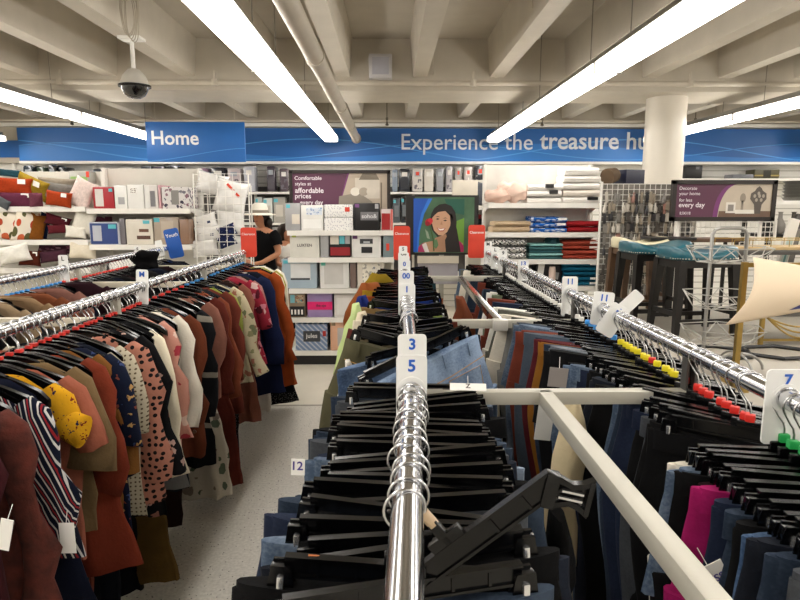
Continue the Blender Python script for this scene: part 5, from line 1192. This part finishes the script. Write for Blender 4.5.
yl = [(1.50, 'black', D_BK), (1.54, 'very dark denim', D_DK), (1.575, 'black', D_BK), (1.61, 'blue denim', D_MD), (1.65, 'black', D_BK), (1.685, 'dark indigo denim', D_NV), (1.72, 'pale blue denim', D_LT), (1.755, 'black', D_BK), (1.79, 'black', D_BK), (1.83, 'light grey denim', denim('#77818c', '#b3bac2', .4)), (1.865, 'blue denim', D_MD), (1.90, 'amber corduroy', AMBR), (1.935, 'maroon', fabric('#6b1f26'))]
for i, (y, nm, m) in enumerate(yl):
    rzd = random.uniform(-44, -34); roll = random.uniform(-.03, .05)
    mk = REDM if i in (0, 5) else YELM
    y += random.uniform(-.014, .014)
    rhang(y, rzd, mk, 'black clip hanger with red marker among the yellow markers' if mk is REDM else 'black clip hanger with yellow marker on the furniture-side rail', 'stray red markers' if mk is REDM else 'yellow marker hangers', roll)
    rpants(y, rzd, m, f'{nm} pants hanging under the yellow markers behind the crossbar', f'{nm} pants under the yellow markers', roll, sx=random.uniform(1.12, 1.3))
far = [('mid blue denim', D_MD), ('grey blue denim', denim('#5b6b7d', '#93a3b5', .4)), ('brick red', RUSTF), ('faded blue denim', D_LT), ('blue denim', D_MD), ('pale grey', fabric('#9b9a96')), ('black', D_BK), ('cream', CRM), ('olive grey', fabric('#77776a')), ('light denim', D_LT), ('white', fabric('#dcd8d0', .05)), ('black', D_BK), ('dark navy', D_NV), ('rust', RUSTF), ('black', D_BK), ('pale pink', fabric('#c9a79b')), ('sage', fabric('#8f9a7a')), ('white', fabric('#dcd8d0', .05))]
y = 2.0; i = 0
while y < 4.72:
    if abs(y - 2.43) < .03 or abs(y - 3.97) < .03: y += .04
    rzd = random.uniform(-40, -26); roll = random.uniform(-.05, .08); mk = BLUM if y < 2.3 else WHIM
    rhang(y, rzd, mk, 'black clip hanger with blue marker near the upright 11 card' if mk is BLUM else 'black clip hanger with white marker on the far half of the furniture-side rail', 'blue marker hangers on the furniture-side rail' if mk is BLUM else 'white marker hangers', roll, y < 3)
    if i % 2 == 0 or y < 2.4:
        nm, m = far[i % 18] if y < 2.6 else far[(i // 2 + 5) % 18]
        rpants(y, rzd, m, f'{nm} pants hanging on the far half of the furniture-side rail', f'{nm} pants on the far furniture-side rail', roll, sx=random.uniform(1.2, 1.4), k=None)
    y += random.uniform(.045, .062) if y < 3.4 else random.uniform(.06, .08); i += 1
# paper tags
def paper_tag(label, px0, px1, py0, py1, Y, rot=(0, 0, 0), mat=PAPER, txt=None, tm=None, name='price_tag', tw=.75):
    A, B = P(px0, py0, Y), P(px1, py1, Y); w, h = B.x - A.x, A.z - B.z
    o = MB().box((0, 0, 0), (w, .002, h)).build(name, mat, None, ((A.x + B.x) / 2, Y, (A.z + B.z) / 2), rot); tag(o, label, 'tag')
    if txt != '12': MB().tube([(0, 0, h / 2), (0, .01, h / 2 + .03)], .0008, 4).build('string', PAPER, o)
    if txt: text(txt, o, (0, -.0018, h * .1), w * tw, tm or plain('#4a3f8c', .5), .02)
    return o
paper_tag('white price tag hanging against the dark navy jumpsuit below the striped sleeve', 58.5, 76.5, 523, 553, 1.5)
paper_tag('white price tag at the picture edge on the maroon top', -3, 13, 519, 550, 1.2, (0, .25, 0))
paper_tag('white price tag with purple lettering on the hot pink pants', 703, 728, 563, 600, .93, (0, -.5, 0), PAPER, 'LESS')
paper_tag('grey card tag on pale blue jeans behind the crossbar', 549, 567, 368, 387, 1.66, (0, .1, 0), plain('#8d8683', .6))
paper_tag('clear white ticket with purple figures at the aisle end of the near pack', 291, 305, 459, 475, 1.05, (0, .05, 0), PAPER, '12')
paper_tag('large white hang tag lying over the hangers next to the 5 card', 450, 486, 383, 391, 1.4, (-.9, 0, -.1), PAPER, 'Z', DRK, tw=.14)
paper_tag('white barcode ticket near the grey centre bar joint', 537, 552, 404, 440, 1.74, (0, .1, 0), plain('#c9c9c6', .6))
tag(MB().box((0, 0, 0), (.05, .004, .022), bev=.001).build('leather_patch', plain('#b3611f', .5), None, (P(328, 553, .76).x, .735, P(328, 553, .76).z), (0, .15, .1)), 'orange leather patch showing between the near hangers', 'patch')
hung_throw('cream trousers hanging behind the empty clip of the loose hanger', 573, 400, 1.62, .045, .6, fabric('#c6b48f', .06), -.02, 'trousers', 'trousers')
hung_throw('black rolled pants end below the empty clip', 555, 515, 1.06, .035, .5, D_BK, 0, 'trousers', 'trousers')

# ------------------------------------------------------------------ tops on the aisle rail
def crumple(mb, seed, amp):
    for v in mb.bm.verts:
        w_ = min(1, max(0, (-.04 - v.co.z) / .15)); q = v.co * 8 + Vector((seed % 97, seed % 31, 0)); q2 = Vector((v.co.x * 26, v.co.y * 26, v.co.z * 9)) + Vector((seed % 53, 0, seed % 19))
        d = noise.noise_vector(q) * amp + noise.noise_vector(q2) * amp * .7; v.co += Vector((d.x, d.y * .9, d.z * .5)) * w_
def top_mesh(seed, L, hw, flare, neck=.09):
    r = random.Random(seed); n = 40; ph = [r.uniform(0, 6.28) for _ in range(5)]; mb = MB(); rings = []
    prof = [(-.012, neck, .014), (-.016, neck + .02, .02), (-.034, .14, .02), (-.062, .187, .017), (-.10, .196, .02), (-.16, .19, .022)]
    zz = -.16
    m = max(4, int((L - .16) / .05))
    for j in range(1, m + 1):
        f = j / m; prof.append((-.16 - (L - .16) * f, .19 + (hw - .19) * f + .006 * sin(8 * f + ph[0]), .022 + flare * f))
    for z, a, b_ in prof:
        d = min(1, max(0, -z / L)); ring = []
        for i in range(n):
            th_ = 2 * pi * i / n; c, s_ = cos(th_), sin(th_)
            fo = 1 + d * (.45 * sin(7 * th_ + ph[1]) + .3 * sin(11 * th_ + ph[2] + 3 * d))
            ring.append(Vector((a * c * (1 + .03 * d * sin(5 * th_ + ph[3])), b_ * s_ * fo + .012 * d * sin(4 * d + ph[4]), z + .004 * sin(3 * th_ + ph[0]) * d)))
        rings.append(ring)
    mb.rings(rings); crumple(mb, seed, .016); return mb.mesh('top', WHITE, 80)
def sleeve_mesh(seed, s, SL, r0, r1, bell=1.0):
    r = random.Random(seed); ph = r.uniform(0, 6.28); mb = MB(); n = 16
    out = r.uniform(-.02, .07); pts = [(s * .16, -.0, -.055), (s * .19, -.004, -.092), (s * (.21), -.01, -.15)]
    k = max(2, int(SL / .08))
    for j in range(1, k + 1):
        f = j / k; pts.append((s * (.21 + out * f + .012 * sin(9 * f + ph)), -.01 - .03 * f + .012 * sin(7 * f + ph), -.15 - SL * f))
    rs = [.036, r0 * 1.0, r0] + [r0 + (r1 - r0) * (j / k) + .004 * sin(10 * j / k + ph) for j in range(1, k + 1)]
    if bell != 1: rs[-2] *= bell; rs[-1] *= bell * 1.05
    mb.tube(pts, rs, n)
    for v in mb.bm.verts: v.co.y = v.co.y * .5 + .003 * sin(40 * v.co.z + ph)
    crumple(mb, seed, .02)
    return mb.mesh('sleeve', WHITE, 80)
def top(y, label, mat, L=.66, SL=.42, hw=.22, flare=.02, r0=.05, r1=.04, bell=1.0, name='blouse', cat='top', x=LX1, trim=None, dz=0.0, rz=None, sleeve_mat=None, hanger=None, seed=None, under=False):
    sd = seed if seed is not None else random.randrange(10 ** 6); rz = (random.uniform(-.2, .2) if under else random.uniform(-.12, .06)) if rz is None else rz
    o = obj(name, top_mesh(sd, L, hw, flare), None, (x + (random.uniform(-.05, -.03) if under else random.uniform(-.015, .02)) + max(0, min(.07, (y - 3.75) * .12)) + max(0, min(.03, (y - 2.4) * .05)), y, RZ - .094 + dz), (random.uniform(-.03, .03), random.uniform(-.10, .08), rz), mat); tag(o, label, cat)
    if SL > 0:
        for s in (-1, 1): obj('sleeve', sleeve_mesh(sd + s, s, SL, r0, r1, bell), o, mat=sleeve_mat or mat)
    cb = MB().tube([(.095 * cos(2 * pi * i / 20), .017 * sin(2 * pi * i / 20), -.012 - .012 * (sin(2 * pi * i / 20) < 0)) for i in range(21)], .006, 6, False); obj('collar', cb.mesh('collar', WHITE, 80), o, mat=trim or mat)
    if hanger: top_hanger(x, y, RZ, rz, hanger[0], hanger[1], hanger[2])
    return o
H1 = ('black top hanger with red marker on the aisle tops rail', 'red marker hangers on the aisle tops rail', REDM)
H1B = ('black top hanger with blue marker near the far end of the aisle tops rail', 'blue marker hangers on the aisle tops rail', BLUM)
FB = fabric
A_ = ' on the aisle tops rail'
U = dict(SL=0, hw=.2)
def under(**k): d = dict(U); d.update(k); d['under'] = True; return d
G = [ # y, label, mat, kw
 (1.33, 'maroon long-sleeved top nearest the viewer' + A_, FB('#4a181d'), dict(L=.62, SL=.4)),
 (1.395, 'dark wine velvet top second nearest the viewer' + A_, FB('#34121a'), under(L=.7)),
 (1.46, 'rust brown fuzzy sweater behind the maroon tops' + A_, plain('#4f2016', 1, 0, .35, scale=30, bmp=1, bscale=60), dict(L=.72, hw=.235, SL=.42, r0=.055, r1=.045, name='sweater')),
 (1.51, 'brown knit top wedged beside the striped blouse' + A_, FB('#3a1d14'), under(L=.85)),
 (1.56, 'navy blouse with white and red stripes and full sleeves' + A_, stripes(['#0d1122', '#0d1122', '#0d1122', '#bdb9b5', '#0d1122', '#7d1c20', '#0d1122', '#bdb9b5'], 34, (1, 0, .42)), dict(L=.44, SL=.34, r0=.055, r1=.075, hw=.19, seed=11)),
 (1.635, 'dark navy jumpsuit behind the striped blouse' + A_, FB('#12182e'), dict(L=1.06, SL=0, hw=.32, flare=.03, name='jumpsuit', rz=-.1)),
 (1.69, 'bright yellow blouse with small dark flowers' + A_, floral('#c8931a', ('#6d1f1c', '#23213c', '#c8931a', '#c8931a'), 60, .36), dict(L=.4, SL=.02, r0=.055, r1=.05, hw=.19)),
 (1.735, 'peach orange short-sleeved tee next to the yellow blouse' + A_, FB('#c06a4e'), dict(L=.6, SL=.1, r0=.055, r1=.055)),
 (1.785, 'tan blouse with ruffled flared sleeves' + A_, FB('#8d7048'), dict(L=.55, SL=.2, r0=.048, r1=.055, bell=1.4, hw=.2)),
 (1.83, 'plain black long top before the rust orange one' + A_, FB('#161416'), under(L=.9)),
 (1.875, 'rust orange long top in front of the mustard cardigan' + A_, FB('#94381f'), dict(L=.74, SL=.33, hw=.25, r0=.055, r1=.065, flare=.03)),
 (1.915, 'coral pink loose top behind the rust orange one' + A_, FB('#aa543f'), dict(L=.85, SL=0, hw=.2, under=True)),
 (1.955, 'mustard ochre cardigan with long sleeves' + A_, FB('#9d6428'), dict(L=.62, SL=.3, r0=.045)),
 (1.995, 'navy blouse embroidered with small flowers' + A_, floral('#10162a', ('#10162a', '#7d4234', '#10162a', '#a88452', '#33416a'), 40, .34), dict(L=.74, SL=.2, hw=.225)),
 (2.035, 'dark navy long dress under the cream lace' + A_, FB('#0f1420'), under(L=1.1, name='dress')),
 (2.07, 'oatmeal knit sweater beside the cream lace top' + A_, plain('#a39a86', 1, 0, .15, scale=30, bmp=1, bscale=50), dict(L=.55, SL=.28, r0=.045, name='sweater')),
 (2.11, 'cream crochet lace top with scalloped hem' + A_, dots('#b8ae98', '#5f503f', 62, .22, .2), dict(L=.68, SL=.2, r0=.05, hw=.25)),
 (2.165, 'pink blouse with black polka dots' + A_, dots('#a8715f', '#141012', 38, .27, .5), dict(L=.66, SL=.42, hw=.25, r0=.055, r1=.06, bell=1.15, seed=31)),
 (2.21, 'plain black trousers-length dress behind the polka dots' + A_, FB('#101114'), under(L=1.08, name='dress')),
 (2.255, 'black blouse with blush flowers beside the polka dot one' + A_, floral('#0e0e10', ('#0e0e10', '#a88a80', '#0e0e10', '#98695c'), 26, .38), dict(L=.76, SL=.42, r1=.05, r0=.045)),
 (2.31, 'mustard olive long dress reaching low by the aisle' + A_, FB('#6f5320'), under(L=1.06, hw=.25, flare=.03, name='dress')),
 (2.36, 'plain black long cardigan before the cream sleeve' + A_, FB('#101012'), under(L=.92, SL=.4, name='cardigan')),
 (2.42, 'cream long-sleeved tunic with a hanging sleeve' + A_, FB('#d8ccb2', .06), dict(L=.62, SL=.5, r0=.048, r1=.05, hw=.24, seed=5)),
 (2.48, 'pale grey layered tee under the cream tunic' + A_, FB('#8d8d8c'), under(L=.78, hw=.24)),
 (2.55, 'blush blouse with red roses' + A_, floral('#b98374', ('#b98374', '#94323c', '#cbaea0', '#b98374'), 17, .36), dict(L=.66, SL=.4, r0=.05, r1=.055, seed=8)),
 (2.61, 'dark denim-blue long tunic behind the rose blouse' + A_, FB('#1d2430'), under(L=.85)),
 (2.67, 'white blouse with narrow hanging sleeve' + A_, FB('#d2cab9', .05), dict(L=.5, SL=.4, r0=.04, r1=.03, seed=15)),
 (2.74, 'rust brown buttoned tunic behind the white sleeve' + A_, FB('#7f3c22'), dict(L=.72, SL=.4, hw=.245, seed=21)),
 (2.83, 'dark brown long dress behind the rust tunic' + A_, FB('#2e1712'), under(L=1.1, name='dress')),
 (2.92, 'black blouse with pale trim bands' + A_, stripes(['#0f1013', '#0f1013', '#0f1013', '#0f1013', '#0f1013', '#0f1013', '#0f1013', '#0f1013', '#7d776c', '#0f1013'], 3.6, (.1, 0, 1), .02), dict(L=.85, SL=.42, hw=.26, r0=.055, r1=.06)),
 (3.02, 'white palm-print wide garment hanging low under the black blouse' + A_, floral('#b3ab9c', ('#b3ab9c', '#525c4c', '#7a6e64', '#b3ab9c'), 16, .42), under(L=1.08, hw=.25, name='dress')),
 (3.1, 'dusty pink plain blouse behind the pale trimmed black one' + A_, FB('#a96a58'), dict(L=.7, SL=.4)),
 (3.2, 'deep rust long dress reaching toward the floor' + A_, FB('#70291c'), dict(L=1.12, SL=.42, hw=.25, name='dress')),
 (3.3, 'terracotta cardigan next to the deep rust dress' + A_, FB('#9a4a2e'), dict(L=.66, SL=.45, name='cardigan')),
 (3.4, 'red brown blouse behind the terracotta cardigan' + A_, FB('#823627'), dict(L=.75, SL=.4)),
 (3.48, 'lime yellow blouse edge showing past the red brown blouse', FB('#aebc4c'), dict(L=.45, SL=.3, r0=.04)),
 (3.56, 'cream blouse with muted green flowers' + A_, floral('#b5a98c', ('#b5a98c', '#65684c', '#95604f', '#7c7a58'), 22, .42), dict(L=.62, SL=.42)),
 (3.66, 'black sparkle long dress behind the green flowered blouse' + A_, dots('#121214', '#66646a', 90, .2, 1), under(L=1.1, name='dress')),
 (3.74, 'dusty rose draped long cardigan' + A_, FB('#a4604c'), dict(L=.92, SL=.45, hw=.235, flare=.03, r0=.045, name='cardigan')),
 (3.9, 'red and pink tropical print blouse' + A_, floral('#96293a', ('#96293a', '#c07a86', '#c9aba6', '#511a25'), 20, .45), dict(L=.6, SL=.2)),
 (4.0, 'pink ruffled blouse near the navy colour-block top' + A_, FB('#c98a82'), dict(L=.6, SL=.2, r1=.06)),
 (4.12, 'navy top with red and white shoulder panels' + A_, FB('#141f45'), dict(L=.85, SL=.5, hw=.29, r0=.065, r1=.07, sleeve_mat=FB('#16224c'), seed=44)),
 (4.24, 'pale grey tunic hem showing below the navy top' + A_, FB('#b9b4aa', .05), under(L=1.0, hw=.25)),
 (4.34, 'bright orange long cardigan strip' + A_, FB('#c9541c'), dict(L=.9, SL=.55, hw=.26, name='cardigan', seed=60)),
 (4.42, 'black blouse between the orange and cream tops' + A_, FB('#101013'), dict(L=.95, SL=.5, hw=.27)),
 (4.49, 'cream soft blouse near the far end' + A_, FB('#c9c0a6', .06), dict(L=.45, SL=.3)),
 (4.56, 'lemon yellow blouse near the far end' + A_, FB('#bfb748'), dict(L=.5, SL=.25, hw=.25)),
 (4.63, 'white blouse last but one by the clearance sign' + A_, FB('#d6d0c2', .05), dict(L=.55, SL=.3, hw=.26)),
 (4.70, 'black dotted long garment last on the aisle tops rail', dots('#101012', '#7a7877', 60, .18, .8), under(L=1.14, hw=.24, name='dress')),
]
for gi, (y, lab, m, kw) in enumerate(G):
    random.seed(500 + gi)
    h = H1B if y > 3.35 else H1
    o = top(y, lab, m, hanger=h, **kw)
    if 'shoulder panels' in lab:
        MB().box((.13, -.045, -.1), (.11, .01, .04), rot=(0, .3, 0), bev=.003).build('red_panel', FB('#b2262e'), o); MB().box((.13, -.046, -.145), (.12, .01, .035), rot=(0, .3, 0), bev=.003).build('white_panel', FB('#dcd8d0'), o)
    if 'buttoned' in lab:
        for k in range(3): MB().lathe([(.001, -.003), (.009, -.003), (.009, .003), (.001, .003)], n=12).build('button', plain('#5a3a22', .4), o, (.2, -.04, -.35 - .12 * k), (pi / 2, 0, 0))
# bare black hangers between the tops
for i in range(34):
    y = 1.5 + 3.15 * i / 34 + random.uniform(-.02, .02); h = H1B if y > 3.35 else H1
    top_hanger(LX1, y + .03, RZ, random.uniform(-.12, .12), *h)
dark = [('black', '#101012'), ('charcoal', '#26262a'), ('navy', '#141a2c'), ('dark brown', '#2a1812')]
for i in range(16):
    nm, c = dark[i % 4]; y = 1.63 + i * .19
    o = top(y, f'{nm} camisole slipped between the bright tops on the aisle rail', FB(c), L=.5, SL=0, hw=.18); o['group'] = f'{nm} camisoles on the aisle rail'
# second tops rail
H2 = ('black top hanger with blue marker at the near end of the second tops rail', 'blue marker hangers on the second tops rail', BLUM)
H2R = ('black top hanger with red marker past the L card on the second tops rail', 'red marker hangers on the second tops rail', REDM)
H2W = ('black top hanger with white marker at the far end of the second tops rail', 'white marker hangers on the second tops rail', WHIM)
l2 = [('black', '#0f0f11'), ('dark charcoal', '#222226'), ('navy', '#141a2e'), ('black', '#121213'), ('wine', '#2a1218'), ('black', '#0f0f11')]
sp = {9: ('tan ribbed sweater', '#b08a62'), 10: ('rust brown top', '#96502e'), 12: ('dusty rose long top', '#a87060'), 7: ('beige knit top', '#bb9c78'), 15: ('dark plum top', '#35161f')}
for i in range(34):
    y = 2.1 + .09 * i; h = H2 if y < 3.5 else H2R if y < 4.4 else H2W
    top_hanger(LX2, y, RZ, random.uniform(-.1, .1), *h); top_hanger(LX2, y + .045, RZ, random.uniform(-.1, .1), *h)
    if i in sp: o = top(y + .02, f'{sp[i][0]} showing between the two tops rails', FB(sp[i][1]), L=.6, SL=.35, x=LX2 + .06, dz=.03, hw=.27, rz=-.15)
    else:
        nm, c = l2[i % 6]; o = top(y + .02, f'{nm} top hanging on the second tops rail', FB(c), L=.7, SL=.35, x=LX2); o['group'] = f'{nm} tops on the second rail'
hung_throw('black scarf heaped over the second tops rail beyond the L card', 144, 250, 4.55, .1, .13, FB('#0e0e10'), 0, 'scarf', 'scarf')

# ------------------------------------------------------------------ render look
wd = bpy.data.worlds.new('world'); scene.world = wd; wd.use_nodes = True
wd.node_tree.nodes['Background'].inputs[0].default_value = (1, .97, .93, 1); wd.node_tree.nodes['Background'].inputs[1].default_value = .05
vs = scene.view_settings; vs.view_transform = 'Standard'; vs.look = 'None'; vs.gamma = 1; vs.use_curve_mapping = False; vs.exposure = 1.48
